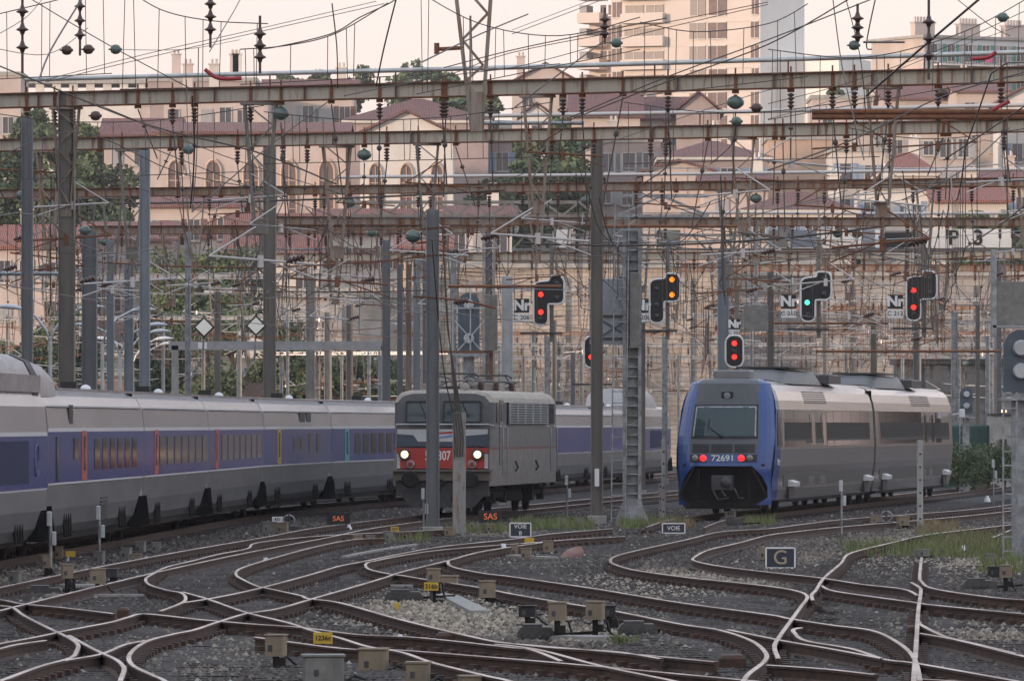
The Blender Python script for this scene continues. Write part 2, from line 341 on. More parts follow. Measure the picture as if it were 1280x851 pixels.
# the tracks the trains stand on and the ones in front of the left train
TGVP = [(-12.6, 60), (-10.35, 105), (-9.24, 127.4), (-8.41, 146.3), (-7.76, 163.3), (-7.0, 182), (-5.6, 200.5), (-3.6, 219), (-1.2, 238), (1.3, 256.5), (3.9, 275), (5.6, 293), (7.3, 311), (9.2, 330), (11.2, 350), (14, 375)]
# (points of the camera-side rail face; the train side runs at these x)
def path_track(pts, off=0., end=None):
    root = bpy.data.objects.new('railway_track', None); COL.objects.link(root); struct(root)
    c = crom([Vector((x+off, y, 0)) for x, y in pts]); L = []; R = []
    for i, p in enumerate(c):
        d = (c[min(i+1, len(c)-1)]-c[max(i-1, 0)]).normalized(); x = Vector((d.y, -d.x, 0)); L.append(p-x*.7525); R.append(p+x*.7525)
    rail(L, root); rail(R, root); sleepers(L, 1, root)
path_track(TGVP, -1.4)
path_track([(-9.2, 60), (-7.6, 105), (-6.4, 130), (-5.1, 150), (-4.2, 165), (-2.0, 186.5), (-1.0, 194), (.1, 201.5), (2.6, 220), (6, 245), (11, 280), (17, 320)], 0)
path_track([(4.2, 165), (5.0, 176), (6.16, 186), (10.45, 212), (14.75, 238), (20, 270), (28, 320)], 0)
path_track([(-14.9, 80), (-13.2, 120), (-12, 160), (-10.2, 200), (-5, 240), (3, 300), (8, 360)], -2.2)
path_track([(9, 150), (14, 190), (22, 240), (30, 290), (38, 340)], 3)

# ================================================================== TRAINS
M_tgvg = mat('train_silver_paint', (.47, .47, .49), .22, .55, (.37, .37, .385), 1.0, (.4, .4, 2), lo=.3, hi=.7)
M_tgvw = mat('train_white_stripe', (.70, .70, .72), .3, .1)
M_tgvb = mat('train_blue_paint', (.045, .06, .21), .22, .0, (.055, .07, .23), .7, spec=.28)
M_tgvl = mat('train_lower_grey', (.24, .245, .255), .32, .4, (.18, .18, .185), 1.2, (.4, .4, 2))
M_tgvd = mat('train_dark_blue_panel', (.012, .022, .075), .5, spec=.1)
M_gap = mat('rubber_and_recess_shade', (.008, .008, .008), 1., spec=0.)  # rubber of the bellows, also the shade painted on the bogie openings
M_winT = mat('tinted_coach_glass', (.03, .026, .022), .12, 0, spec=.22)
DOORC = {'red': mat('red_door_paint', (.42, .075, .06), .35), 'yellow': mat('yellow_door_paint', (.42, .30, .06), .35), 'teal': mat('teal_door_paint', (.06, .33, .33), .35), 'blue': M_tgvb}

def side_profile(zs, w):  # TGV side and roof, right half: list (x offset from centre, z), bottom to roof crown
    return zs
TPROF = [(1.20, .42), (1.34, .60), (1.41, .95), (1.44, 1.43), (1.45, 1.47), (1.45, 2.50), (1.45, 2.58), (1.40, 2.98), (1.27, 3.22), (1.02, 3.36), (.6, 3.43), (0, 3.45)]
def coach_body(mb, L, prof, mats_by_z, y0=0., roof_ribs=False):
    full = [(x, z) for x, z in prof] + [(-x, z) for x, z in prof[::-1][1:]]
    n = len(full); ys = [y0, y0+L]
    for j in range(n-1):
        a, b = full[j], full[j+1]; zm = (a[1]+b[1])/2
        mb.add([(a[0], y0, a[1]), (a[0], y0+L, a[1]), (b[0], y0+L, b[1]), (b[0], y0, b[1])], [(0, 1, 2, 3)], mats_by_z(zm), zm > 2.6)
    mb.add([(x, y0, z) for x, z in full], [tuple(range(n))], 0); mb.add([(x, y0+L, z) for x, z in full], [tuple(range(n))[::-1]], 0)
def bogie(mb, y, base=3.0, w=1.0):
    for dy in (-base/2, base/2):
        for sx_ in (-1, 1):
            mb.lathe((sx_*.66, y+dy, .46), (sx_, 0, 0), [(.46, 0), (.47, .02), (.46, .13), (.2, .14), (.12, .3)], 18)
        mb.tube([(-.8, y+dy, .46), (.8, y+dy, .46)], .09, 8)
    for sx_ in (-1, 1):
        mb.box((sx_*w, y, .62), (.14, base+.9, .22)); mb.box((sx_*(w+.03), y-base/2, .5), (.2, .35, .35)); mb.box((sx_*(w+.03), y+base/2, .5), (.2, .35, .35))
        mb.lathe((sx_*w, y, .72), (0, 0, 1), [(.2, 0), (.24, .1), (.24, .25), (.18, .34)], 12)
        mb.tube([(sx_*(w+.12), y-1.2, .8), (sx_*(w+.12), y+.2, .95)], .05, 6)
tgv = thing('high_speed_train', 'long silver and blue high speed train curving away on the left behind the locomotive', 'train')
joints = [(-10.30, 105.0), (-9.24, 127.4), (-8.41, 146.3), (-7.76, 163.3+.6), (-7.05, 182.), (-5.65, 200.5), (-3.55, 218.9), (-1.15, 237.2), (1.45, 255.5), (3.7, 273.9), (5.7, 292.2), (7.8, 314)]
doors = [None, 'red', 'red', 'red', 'yellow', 'teal', 'blue', 'blue', 'teal', 'teal', None]
def bandmat(z): return 3 if z < 1.42 else (1 if z < 1.47 else (2 if z < 2.5 else (1 if z < 2.57 else (0 if z < 3.3 else 4))))
M_troof = mat('ribbed_train_roof', (.33, .29, .28), .5, .2, (.22, .20, .19), 2, (2, .3, 1))
for i in range(len(joints)-1):
    a = Vector((*joints[i], 0)); b = Vector((*joints[i+1], 0)); L = (b-a).length; d = (b-a)/L; rz = math.atan2(d.y, d.x)-math.pi/2
    x = Vector((d.y, -d.x, 0)); org = a - x*1.45
    power = doors[i] is None
    mb = MB(); GAP = .07
    if not power:
        coach_body(mb, L-2*GAP, TPROF, bandmat, GAP)
        # roof ribs and gutter lip
        for k in range(int(L/.45)): mb.box((1.0, GAP+.3+k*.45, 3.375), (.5, .07, .05), 0, 4)
        mb.box((1.41, L/2, 3.02), (.05, L-.5, .03), 0, 1)
        bod = mb.build('coach', [M_tgvg, M_tgvw, M_tgvb, M_tgvl, M_troof], tgv)
    else:
        PP = [(1.22, .38), (1.36, .6), (1.43, .95), (1.44, 1.35), (1.45, 1.39), (1.45, 2.42), (1.45, 2.5), (1.40, 3.0), (1.25, 3.35), (1.0, 3.47), (.5, 3.5), (0, 3.5)]
        def pm(z): return 3 if z < 1.35 else (1 if z < 1.40 else (2 if z < 2.44 else (1 if z < 2.5 else 0)))
        coach_body(mb, L-2*GAP, PP, pm, GAP)
        if i == 0:
            mb2 = MB()
            # roof hump of the leading vehicle
            prof = [(1.30, 3.20), (1.27, 3.60), (1.12, 3.88), (.8, 4.03), (0, 4.06), (-.8, 4.03), (-1.12, 3.88), (-1.27, 3.60), (-1.30, 3.20)]
            def sc_(k, zz): return [Vector((p[0]*k, 0, 3.20+(p[1]-3.20)*zz)) for p in prof]
            ys = [(0, .9, .2), (2.5, 1, 1), (L-6, 1, 1.), (L-1, 1, 1), (L+1.6, .99, .9), (L+2.9, .97, .72), (L+3.5, .95, .05)]
            rings = []
            for yy, k, zz in ys: rings.append([p+Vector((0, yy, 0)) for p in sc_(k, zz)])
            mb2.loft(rings, False, False, 0, True)
            band = [[p*1.0+Vector((p.x*.012, yy, .015)) for p in sc_(1, 1)] for yy in (L-1.3, L-.4)]
            for r_ in band:
                for p in r_: p.z += 0
            mb2.loft(band, False, False, 1, True)
            mb2.box((1.1, L-6, 3.45), (.5, 11.2, .34), 0, 2)
        else:
            mb2 = MB(); prof = [(1.2, 3.3), (1.1, 3.9), (.8, 4.2), (0, 4.3), (-.8, 4.2), (-1.1, 3.9), (-1.2, 3.3)]
            rings = [[Vector((p[0]*k, yy, 3.2+(p[1]-3.2)*zz)) for p in prof] for yy, k, zz in ((.5, .9, .1), (3, 1, 1), (15, 1, 1), (19, .85, .6), (L, .7, .05))]
            mb2.loft(rings, False, False, 0, True)
        bod = mb.build('power_car', [M_tgvg, M_tgvw, M_tgvb, M_tgvl, M_troof], tgv)
        mb2.build('roof_fairing', [mat('fairing_grey', (.36, .33, .32), .5, .2, (.26, .24, .235), 2, (4, .4, 1)), M_black, M_troof], bod)
        q = MB(); q.box((1.455, L*.62, 1.92), (.012, L*.48, .82)); q.build('side_panel', M_tgvd, bod)
        q = MB()
        for k in range(3): q.tube([(1.47, L-1.6-.25*k, 1.95+.3*math.cos(t*.4)) if False else (1.468, L-1.9+.35*math.cos(t*.5), 1.95+.32*math.sin(t*.5)) for t in range(0, 12)], .014, 4)
        q.build('emblem', mat('pale_emblem', (.3, .32, .5), .4), bod)
    bod.location = org; bod.rotation_euler = (0, 0, rz)
    # gangway bellows, bogie and dampers
    q = MB(); q.box((0, L, 1.93), (2.3, .5, 2.93)); q.build('gangway', M_gap, bod)
    q = MB(); bogie(q, L if not power else L-4.5, 3.0); 
    if power: bogie(q, 5., 3.)
    if i == 0: bogie(q, L, 3.)
    q.build('bogie', M_dark, bod)
    q = MB(); q.box((0, L/2, .45), (2.35, L-3.6, .35)); 
    for k in range(4): q.box((1.36, 3.6+k*.38, .62), (.05, .12, .55), 0, 0, .5)
    for k in range(4): q.box((1.36, L-4.6+k*.38, .62), (.05, .12, .55), 0, 0, .5)
    q.build('underframe', M_dark, bod)
    q = MB(); q.lathe((1.30, L-.45, .95), (0, 0, 1), [(.09, -.3), (.13, -.28), (.13, .2), (.08, .24)], 10); q.tube([(1.34, L-.45, .7), (1.34, L+.4, .35)], .03, 6)
    q.build('damper', M_galv, bod)
    q = MB(); q.loft([[Vector((x_, L-1.7, .34)), Vector((x_, L+1.5, .34)), Vector((x_, L+.8, 1.02)), Vector((x_, L-.9, 1.02))] for x_ in (1.0, 1.43)], True, True, 0, False); q.build('dark_recess_block', M_gap, bod)  # solid black block, its colour stands for the shaded opening between the skirts
    if not power:
        q = MB(); q.lathe((.35, L-2.2, 3.42), (0, 0, 1), [(.12, 0), (.12, .05), (.09, .09), (.03, .12)], 12); q.build('roof_vent', M_tgvw, bod)
        q = MB(); q.box((-.1, L-1.5, 3.52), (.35, .35, .18)); q.build('roof_box', M_black, bod)
        if i < 8:
            dcol = doors[i]; dy0 = {1: 6.1, 2: 2.6, 3: 1.9, 4: 3.4, 5: 3.0}.get(i, 2.4)
            q = MB(); q.box((1.452, dy0+.45, 2.0), (.016, .95, 1.03), 0, 0); dr = q.build('door', DOORC[dcol], bod)
            q = MB(); q.box((1.465, dy0+.45, 2.05), (.012, .28, .72)); q.build('door_window', M_winT, dr)
            if i == 1: ws = [9.0+k*1.55 for k in range(6)]; ww, wz, wh = .95, 2.02, .66
            elif i == 4: ws = [8.2, 10.0, 12.4, 14.6]; ww, wz, wh = 1.0, 2.08, .6
            elif i == 5: ws = [6.0+k*1.9 for k in range(6)]; ww, wz, wh = 1.3, 2.02, .66
            else: ws = [4.6+k*1.95 for k in range(7)]; ww, wz, wh = 1.45, 2.03, .66
            for k, wy in enumerate(ws):
                q = MB(); q.box((1.454, wy, wz), (.014, ww, wh if not (i == 4 and k < 2) else .35)); q.build('window', M_winT, bod)
            if i == 1:
                for wy, zz, hh, w_ in ((1.6, 1.95, .9, .35), (5.0, 2.15, .45, .8), (4.2, 2.85, .4, .7)):
                    q = MB(); q.box((1.454 if zz < 2.5 else 1.43, wy, zz), (.02, w_, hh)); q.build('window', M_winT, bod)
                q = MB()
                for k in range(7): q.box((1.425, 10.6, .62+k*.075), (.02, 1.3, .03))
                q.build('vent_grille', M_black, bod)
            if i == 4:
                q = MB(); q.box((1.43, 10.2, 2.85), (.02, 1.5, .28)); q.box((1.43, 12.0, 2.85), (.02, 1.2, .28)); q.build('vent_grille', M_dark2, bod)
            q = MB(); q.box((1.452, 9.3, 1.45), (.01, 18., .02)); q.build('trim_strip', M_tgvw, bod)

# ---------------- locomotive
M_lg = mat('loco_dark_grey', (.085, .09, .10), .5, .1, (.11, .11, .115), 3)
M_lm = mat('loco_side_grey', (.22, .20, .18), .6, .1, (.17, .155, .14), 2, (1, 1, 2))
M_lb = mat('loco_beige_grey', (.30, .265, .23), .6, .1, (.22, .195, .17), 2)
M_lroof = mat('loco_roof_beige', (.42, .37, .30), .6, 0, (.28, .24, .20), 3)
M_lred = mat('loco_red', (.42, .03, .025), .45, 0, (.33, .028, .022), 4)
M_lw = mat('loco_pale_band', (.50, .52, .52), .5, 0, (.42, .44, .44), 3)
M_lblue = mat('loco_slate_blue', (.05, .07, .10), .5)
M_glass = mat('windscreen_glass', (.035, .055, .058), .05, 0, spec=.45)
d = Vector((2.03, 14.6, 0)).normalized(); rz = math.atan2(d.y, d.x)-math.pi/2
loco = thing('electric_locomotive', 'grey electric locomotive with red band and two lit headlights between the posts', 'locomotive', (-2.02, 186.2, 0), rz)
LL = 14.3; hw = 1.47
def lsec(k, z_, y): return [Vector((hw*k*a, y, z_(b))) for a, b in ()]
prof = [(1.0, .85), (1.0, 3.28), (.97, 3.42), (.88, 3.56), (.7, 3.63), (0, 3.66)]
full = prof+[(-a, b) for a, b in prof[::-1][1:]]
def rr(k, y, dz=0, rake=0):
    return [Vector((hw*a*k, y + rake*max(0, b-2.4), b+(dz if b > 3.3 else 0))) for a, b in full]
q = MB(); rings = [rr(.93, .0, -.10, .22), rr(.985, .12, -.02, .2), rr(1, .4, 0, .1), rr(1, LL-.4), rr(.985, LL-.12, -.02), rr(.93, LL, -.1)]
n = len(full)
for i in range(len(rings)-1):
    for j in range(n-1):
        zt = (full[j][1]+full[j+1][1])/2
        if zt > 3.3: q.add([rings[i][j], rings[i+1][j], rings[i+1][j+1], rings[i][j+1]], [(0, 1, 2, 3)], 1, True)
        else:
            lv = [.85, 1.90, 1.965, 2.64, 3.28]
            for k in range(4):
                t0 = (lv[k]-.85)/2.43; t1 = (lv[k+1]-.85)/2.43
                if full[j][1] > full[j+1][1]: t0, t1 = 1-t1, 1-t0; kk = k
                A, B, C_, D_ = rings[i][j], rings[i+1][j], rings[i+1][j+1], rings[i][j+1]
                if full[j][1] > full[j+1][1]: k = k
                q.add([A.lerp(D_, t0), B.lerp(C_, t0), B.lerp(C_, t1), A.lerp(D_, t1)], [(0, 1, 2, 3)], [2, 3, 4, 0][k])
q.add(rings[0], [tuple(range(n))], 0); q.add(rings[-1], [tuple(range(n))[::-1]], 0)
lb = q.build('body', [M_lg, M_lroof, M_lb, mat('loco_faded_red', (.22, .09, .075), .6), M_lm], loco)
def fy(z): return .22*max(0, z-2.4)-.012     # y of the front face at height z
def fpoly(pts, off, m, name, par=lb):
    q = MB(); a = [Vector((x, fy(z)-off, z)) for x, z in pts]; b = [p+Vector((0, off+.03, 0)) for p in a]
    q.loft([a, b], True, True, 0, False); return q.build(name, m, par)
W_ = 1.36
q = MB(); q.box((0, -.03, 1.66), (2*W_-.24, .06, .60)); fr = q.build('red_band', M_lred, lb)
q = MB(); q.prism([(-W_+.02, 1.96), (-W_+.02, 1.80), (-W_+.2, 1.80), (-W_+.35, 1.36), (W_-.35, 1.36), (W_-.2, 1.80), (W_-.02, 1.80), (W_-.02, 1.96)], -.07, -.062); q.build('red_panel', M_lred, lb)
q = MB(); q.prism([(-W_+.02, 1.36), (-W_+.02, 1.78), (-W_+.19, 1.78), (-W_+.33, 1.36)], -.05, 0); q.build('pale_corner_panel', M_lw, lb); q = MB(); q.prism([(W_-.33, 1.36), (W_-.19, 1.78), (W_-.02, 1.78), (W_-.02, 1.36)], -.05, 0)
q.build('pale_corner_panel', M_lw, lb)
q = MB(); q.prism([(-W_+.02, 2.0), (-W_+.02, 2.5), (W_-.02, 2.5), (W_-.02, 2.0)], -.03, 0); q.build('slate_panel', M_lblue, lb)
q = MB(); q.prism([(-W_+.03, 2.50), (-W_+.03, 2.36), (-.85, 2.33), (-.72, 2.14), (.45, 2.14), (.60, 2.30), (W_-.03, 2.36), (W_-.03, 2.50)], -.045, -.03); q.build('pale_band', M_lw, lb)
q = MB(); q.prism([(-.25, 2.40), (.48, 2.45), (.28, 2.38), (-.2, 2.36)], -.055, -.047); q.build('emblem', M_lred, lb)
q = MB(); q.prism([(-.3, 2.24), (.28, 2.34), (.30, 2.28), (-.25, 2.21)], -.055, -.047); q.build('emblem', mat('emblem_blue', (.15, .2, .42), .4), lb)
for x0, x1 in ((-1.08, -.30), (.02, 1.10)):
    w = fpoly([(x0, 2.70), (x1, 2.70), (x1, 3.30), (x0, 3.30)], .035, M_glass, 'windscreen')
    q = MB()
    for a, b in (((x0, 2.70), (x1, 2.70)), ((x1, 2.70), (x1, 3.30)), ((x1, 3.30), (x0, 3.30)), ((x0, 3.30), (x0, 2.70))):
        q.bar((a[0], fy(a[1])-.045, a[1]), (b[0], fy(b[1])-.045, b[1]), .045)
    q.build('windscreen_frame', M_black, w)
    q = MB(); q.bar(((x0+x1)/2, fy(3.3)-.07, 3.28), ((x0+x1)/2+.2, fy(2.9)-.07, 2.85), .02); q.build('wiper', M_black, w)
q = MB(); q.tube([(-W_, -.10, 2.64), (W_, -.10, 2.64)], .022, 8); q.tube([(W_, -.1, 2.64), (1.5, .1, 2.60), (1.5, .25, 2.5)], .02, 6); q.build('handrail', M_tube, lb)
q = MB()
for k in range(-1, 2): q.tube([(k*1.2, -.1, 2.64), (k*1.2, .05, 2.64)], .015, 5)
q.build('handrail_bracket', M_dark2, lb)
for sx_, zz in ((-1.10, 1.77), (1.04, 1.77)):
    q = MB(); q.lathe((sx_, -.06, zz), (0, -1, 0), [(.17, 0), (.18, .05), (.165, .09), (.13, .09), (.12, .05)], 20); h = q.build('headlight', M_dark2, lb)
    q = MB(); q.lathe((sx_, -.12, zz), (0, -1, 0), [(.105, 0), (.09, .025), (.05, .035)], 20); q.build('lens', M_head, h)
for sx_ in (-.93, .88):
    q = MB(); q.lathe((sx_, -.06, 1.48), (0, -1, 0), [(.13, 0), (.13, .05), (.10, .07)], 18); h = q.build('tail_light', mat('lamp_rim', (.3, .27, .25), .4, .5), lb)
    q = MB(); q.lathe((sx_, -.125, 1.48), (0, -1, 0), [(.09, 0), (.05, .02)], 16); q.build('lens', mat('dull_red_lens', (.22, .05, .05), .2), h)
text('507307', .38, M_white, lb, (-.13, -.078, 1.72), bold=.004, sx=.66)
q = MB(); q.box((0, -.2, 1.30), (2.95, .45, .045)); q.box((0, -.1, 1.14), (2.85, .3, .26)); q.build('footplate', mat('footplate_grey', (.14, .12, .10), .7), lb)
q = MB(); q.box((0, .1, .80), (2.7, .35, .5)); q.prism([(-1.2, .55), (-.9, .22), (.9, .22), (1.2, .55)], -.05, .12); q.build('buffer_beam', M_lblue if False else M_dark2, lb)
for sx_ in (-.87, .87):
    q = MB(); q.lathe((sx_, -.1, 1.05), (0, -1, 0), [(.11, 0), (.11, .4), (.24, .42), (.25, .46), (.2, .49)], 18); q.build('buffer', M_dark, lb)
q = MB(); q.bar((0, -.1, 1.0), (0, -.5, .95), .09, .14); q.lathe((0, -.5, .8), (1, 0, 0), [(.1, -.03), (.12, 0), (.1, .03)], 12); q.tube([(.3, -.1, 1), (.35, -.35, .6), (.3, -.2, .4)], .03); q.tube([(-.3, -.1, 1), (-.4, -.35, .6), (-.3, -.2, .4)], .03); q.build('coupling_hook', M_dark, lb)
for sx_ in (1,):
    q = MB(); q.box((hw+.004, .95, 2.98), (.03, .38, .58)); q.build('side_window', M_glassd, lb)
    q = MB(); q.box((hw+.01, 1.75, 2.4), (.03, .7, 1.9)); dd = q.build('cab_door', M_lm, lb)
    q = MB(); q.box((hw+.03, 1.75, 2.98), (.02, .4, .5)); q.build('door_window', M_glassd, dd)
    for yy in (1.28, 2.25, LL-2.4, LL-.9):
        q = MB(); q.tube([(hw+.03, yy, 1.15), (hw+.12, yy, 1.2), (hw+.12, yy, 2.55), (hw+.03, yy, 2.6)], .022, 6); q.build('grab_rail', M_tube, lb)
    q = MB(); q.box((hw+.02, 7.3, 2.97), (.05, 8.6, .64), 0, 1)
    for k in range(9): q.box((hw+.06, 7.3, 2.68+k*.073), (.06, 8.5, .028), 0, 0)
    for k in range(6): q.box((hw+.08, 3.1+k*1.68, 2.97), (.05, .06, .64), 0, 0)
    q.build('louvre_panel', [M_tube, M_black], lb)
    q = MB(); q.box((hw+.02, LL-1.6, 2.97), (.03, 1.2, .6)); q.build('side_window', M_glassd, lb)
    q = MB()
    for yy in (4.7, 9.2): q.tube([(hw+.02, yy, 1.25), (hw+.1, yy, 1.35), (hw+.02, yy, 1.55)], .03)
    q.build('lifting_lug', M_black, lb)
q = MB(); bogie(q, 3.0, 2.4, 1.15); bogie(q, LL-3.0, 2.4, 1.15); q.box((0, LL/2, .6), (2.3, 3., .5))
q.box((1.2, .55, .65), (.3, .5, .06)); q.box((1.2, .55, .4), (.3, .5, .06)); q.build('bogie', M_dark, loco)
for k in range(10): q = MB(); q.lathe((.4+.35*math.sin(k*2.1), 1.8+k*1.1, 3.66), (0, 0, 1), [(.05, 0), (.11, .04), (.06, .08), (.11, .12), (.06, .17), (.10, .21), (.04, .26)], 10); q.build('roof_insulator', M_brown, loco)
q = MB(); q.tube([(.5, 1.6, 3.93), (.1, 5, 3.95), (.6, 9, 3.93), (.4, 13, 3.95)], .035); q.tube([(-.4, 2.5, 3.9), (-.3, 8, 3.98), (.4, 12.5, 3.9)], .03)
for yy in (3.2, 10.2):
    for a in (-.45, .45):
        q.tube([(a, yy-1.1, 3.75), (a*.8, yy+1.1, 3.98)], .03); q.tube([(a*.8, yy+1.1, 3.98), (a*1.2, yy-.9, 4.10)], .025)
        q.bar((a, yy-1.2, 3.72), (a, yy+1.2, 3.72), .07)
    q.tube([(-.75, yy-.9, 4.03), (-.6, yy-.9, 4.13), (.6, yy-.9, 4.13), (.75, yy-.9, 4.03)], .03); q.bar((-.5, yy+1.1, 3.74), (.5, yy+1.1, 3.74), .08)
q.build('pantograph', M_dark2, loco)
for c_, d_ in (((-.5, .9, 3.72), (.4, .5, .22)), ((.2, 7, 3.76), (1.1, 1.4, .25)), ((-.3, 12, 3.76), (.8, .8, .3))): q = MB(); q.bbox(c_, d_); q.build('roof_box', M_lb, loco)
q = MB(); q.lathe((.55, .7, 3.66), (0, 0, 1), [(.14, 0), (.14, .1), (.05, .2)], 12); q.build('roof_vent', M_lb, loco)

# ---------------- railcar
M_rs = mat('brushed_railcar_skin', (.60, .56, .54), .20, .85, (.50, .465, .445), 1.5, (.3, .3, 6), lo=.3, hi=.7, bump=.04)
M_rb = mat('railcar_blue', (.018, .065, .235), .25, 0, (.016, .055, .21), 2, spec=.6)
M_rd = mat('railcar_dark_mask', (.065, .068, .07), .45, 0, (.08, .082, .085), 3)
M_rw = mat('railcar_side_glass', (.30, .27, .235), .07, .85, (.20, .18, .16), .8, (1, .6, 2.5))
d = Vector((.172, 1, 0)).normalized(); rz = math.atan2(d.y, d.x)-math.pi/2
rc = thing('diesel_railcar', 'silver two car railcar with blue and grey cab front and red tail lights', 'train', (6.12, 186, 0), rz)
def rw(z):  # half width at height z
    if z < 1.0: return 1.36
    if z < 2.2: return 1.36+.09*(z-1.0)/1.2
    if z < 3.3: return 1.45-.10*(z-2.2)/1.1
    return 1.35-.16*(z-3.3)/.5
def ry0(z): return 0 if z < 1.3 else (1.25*((z-1.3)/2.55)**1.35)
CL = 26.4
zs = [.30, .38, .45, .53, .62, .70, .78, .86, .94, 1.02, 1.10, 1.18, 1.26, 1.34, 1.43, 1.55, 1.78, 2.05, 2.3, 2.6, 2.9, 3.15, 3.4, 3.6, 3.75, 3.84]
us = [-1, -.97, -.92, -.85, -.76, -.70, -.62, -.5, -.35, -.2, 0, .2, .35, .5, .62, .70, .76, .85, .92, .97, 1]
def fp(u, z): 
    return Vector((u*rw(z), ry0(z)+.55*abs(u)**5+(.28 if False else 0), z))
def incav(u, z):
    if z >= 1.43: return False
    lim = .66 if z > 1.2 else (.78 if z > 1.0 else (.90 if z > .8 else (.97 if z > .55 else 1.2)))
    return abs(u) < lim
q = MB()
def lim(z):
    P_ = [(.30, .66), (.52, .93), (.85, .93), (1.15, .82), (1.43, .62)]
    for (a, b), (c_, d_) in zip(P_, P_[1:]):
        if z <= c_: return b+(d_-b)*(z-a)/(c_-a)
    return .62
for i in range(len(zs)-1):
    if zs[i+1] <= 1.431:
        for sg_ in (-1, 1):
            for k in range(4):
                def uu(z, k): return sg_*(lim(z)+(1-lim(z))*k/4)
                q.add([fp(uu(zs[i], k), zs[i]), fp(uu(zs[i], k+1), zs[i]), fp(uu(zs[i+1], k+1), zs[i+1]), fp(uu(zs[i+1], k), zs[i+1])], [(0, 1, 2, 3)], 0, True)
        continue
    for j in range(len(us)-1):
        zm = (zs[i]+zs[i+1])/2; um = (us[j]+us[j+1])/2
        if incav(um, zm): continue
        edge = .70
        if zm > 3.5: edge = .76
        mi = 0 if abs(um) > edge or zm < 1.52 else 1
        q.add([fp(us[j], zs[i]), fp(us[j+1], zs[i]), fp(us[j+1], zs[i+1]), fp(us[j], zs[i+1])], [(0, 1, 2, 3)], mi, True)
# brow to the roof
rings = []
for k, (yy, zz) in enumerate(((ry0(3.84), 3.84), (ry0(3.84)+.18, 3.93), (ry0(3.84)+.5, 3.99), (ry0(3.84)+1.2, 4.0))):
    rings.append([Vector((u*(1.18-.07*k), yy+.55*abs(u)**5*(1-k/4), zz-.05*k*abs(u)**6)) for u in us])
for i in range(3):
    for j in range(len(us)-1):
        um = (us[j]+us[j+1])/2
        q.add([rings[i][j], rings[i][j+1], rings[i+1][j+1], rings[i+1][j]], [(0, 1, 2, 3)], 0 if abs(um) > .74 else 1, True)
cab = q.build('cab_front', [M_rb, M_rd], rc)
q = MB(); q.box((0, .75, .85), (2.5, .1, 1.25)); q.box((0, .5, 1.46), (2.4, .6, .05)); 
for sx_ in (-1, 1):
    q.bar((sx_*1.30, .1, .55), (sx_*.85, .05, 1.40), .06); q.bar((sx_*1.30, .1, .55), (sx_*.9, .05, .30), .06)
    q.bar((sx_*.75, .2, 1.35), (sx_*.75, .2, .45), .08); q.bar((sx_*.75, .2, .45), (sx_*.5, .2, .32), .06)
q.bar((-.9, .05, .30), (.9, .05, .30), .07); q.build('front_cavity', M_dark, cab)
q = MB(); q.bbox((0, .05, .95), (.62, .5, .42)); q.lathe((.12, -.2, .95), (0, -1, 0), [(.17, 0), (.15, .06), (.06, .08)], 16); q.tube([(-.3, -.1, .8), (-.1, -.3, .45), (.2, -.2, .5)], .03); q.tube([(.35, -.1, .8), (.5, -.2, .5), (.6, .1, .5)], .03); q.bar((0, -.2, .72), (.12, -.3, .56), .05); q.build('coupler', M_dark2, cab)
q = MB(); q.box((0, .2, .24), (2.2, .3, .10)); q.build('obstacle_deflector', M_dark, cab)
def slab(x0, x1, z0, z1, off, m, name, par=cab, th=.03, nseg=6, xs=None):
    q = MB(); n_ = nseg; fr_, bk_ = [], []
    G_ = []
    for iz in range(n_+1):
        z = z0+(z1-z0)*iz/n_; row = []
        for ix in range(n_+1):
            t = ix/n_; xa = x0[0]+(x0[1]-x0[0])*iz/n_ if isinstance(x0, tuple) else x0; xb = x1[0]+(x1[1]-x1[0])*iz/n_ if isinstance(x1, tuple) else x1
            x = xa+(xb-xa)*t; u = x/rw(z); row.append(Vector((x, ry0(z)+.55*abs(u)**5-off, z)))
        G_.append(row)
    for a in range(n_):
        for b in range(n_): q.add([G_[a][b], G_[a][b+1], G_[a+1][b+1], G_[a+1][b]], [(0, 1, 2, 3)], 0, True)
    rim = [G_[0][i] for i in range(n_+1)]+[G_[i][n_] for i in range(1, n_+1)]+[G_[n_][i] for i in range(n_-1, -1, -1)]+[G_[i][0] for i in range(n_-1, 0, -1)]
    q.loft([rim, [p+Vector((0, th, 0)) for p in rim]], True, False, 0, False)
    return q.build(name, m, par)
slab((-.98, -.93), (.98, .93), 2.22, 3.22, .012, M_black, 'windscreen_surround')
ws = slab((-.90, -.86), (.90, .86), 2.30, 3.15, .03, M_glass, 'windscreen')
for a, b, c_, d_ in ((-.94, -.90, .90, .94),):
    slab((-.93, -.89), (-.89, -.85), 2.30, 3.15, .045, M_galv, 'windscreen_trim', ws, .02, 3); slab((.89, .85), (.93, .89), 2.30, 3.15, .045, M_galv, 'windscreen_trim', ws, .02, 3); slab(-.87, .87, 3.13, 3.17, .045, M_galv, 'windscreen_trim', ws, .02, 3)
q = MB(); q.bar((-.05, ry0(2.28)-.07, 2.28), (-.48, ry0(2.7)-.08, 2.55), .035); q.bar((-.48, ry0(2.5)-.08, 2.35), (-.47, ry0(2.8)-.08, 2.8), .02); q.build('wiper', M_black, ws)
q = MB(); q.box((.0, ry0(2.7)+.55, 2.72), (.34, .1, .75)); q.build('driver_seat', mat('orange_seat', (.35, .1, .05), .7), rc)
for x0, x1 in ((-.92, -.42), (-.36, .26), (.32, .92)):
    for k in range(4): slab(x0, x1, 1.83+k*.065, 1.87+k*.065, .02, M_black, 'front_grille', cab, .02, 2)
lbx = slab(-1.0, 1.0, 1.54, 1.77, .012, M_rb, 'light_bar')
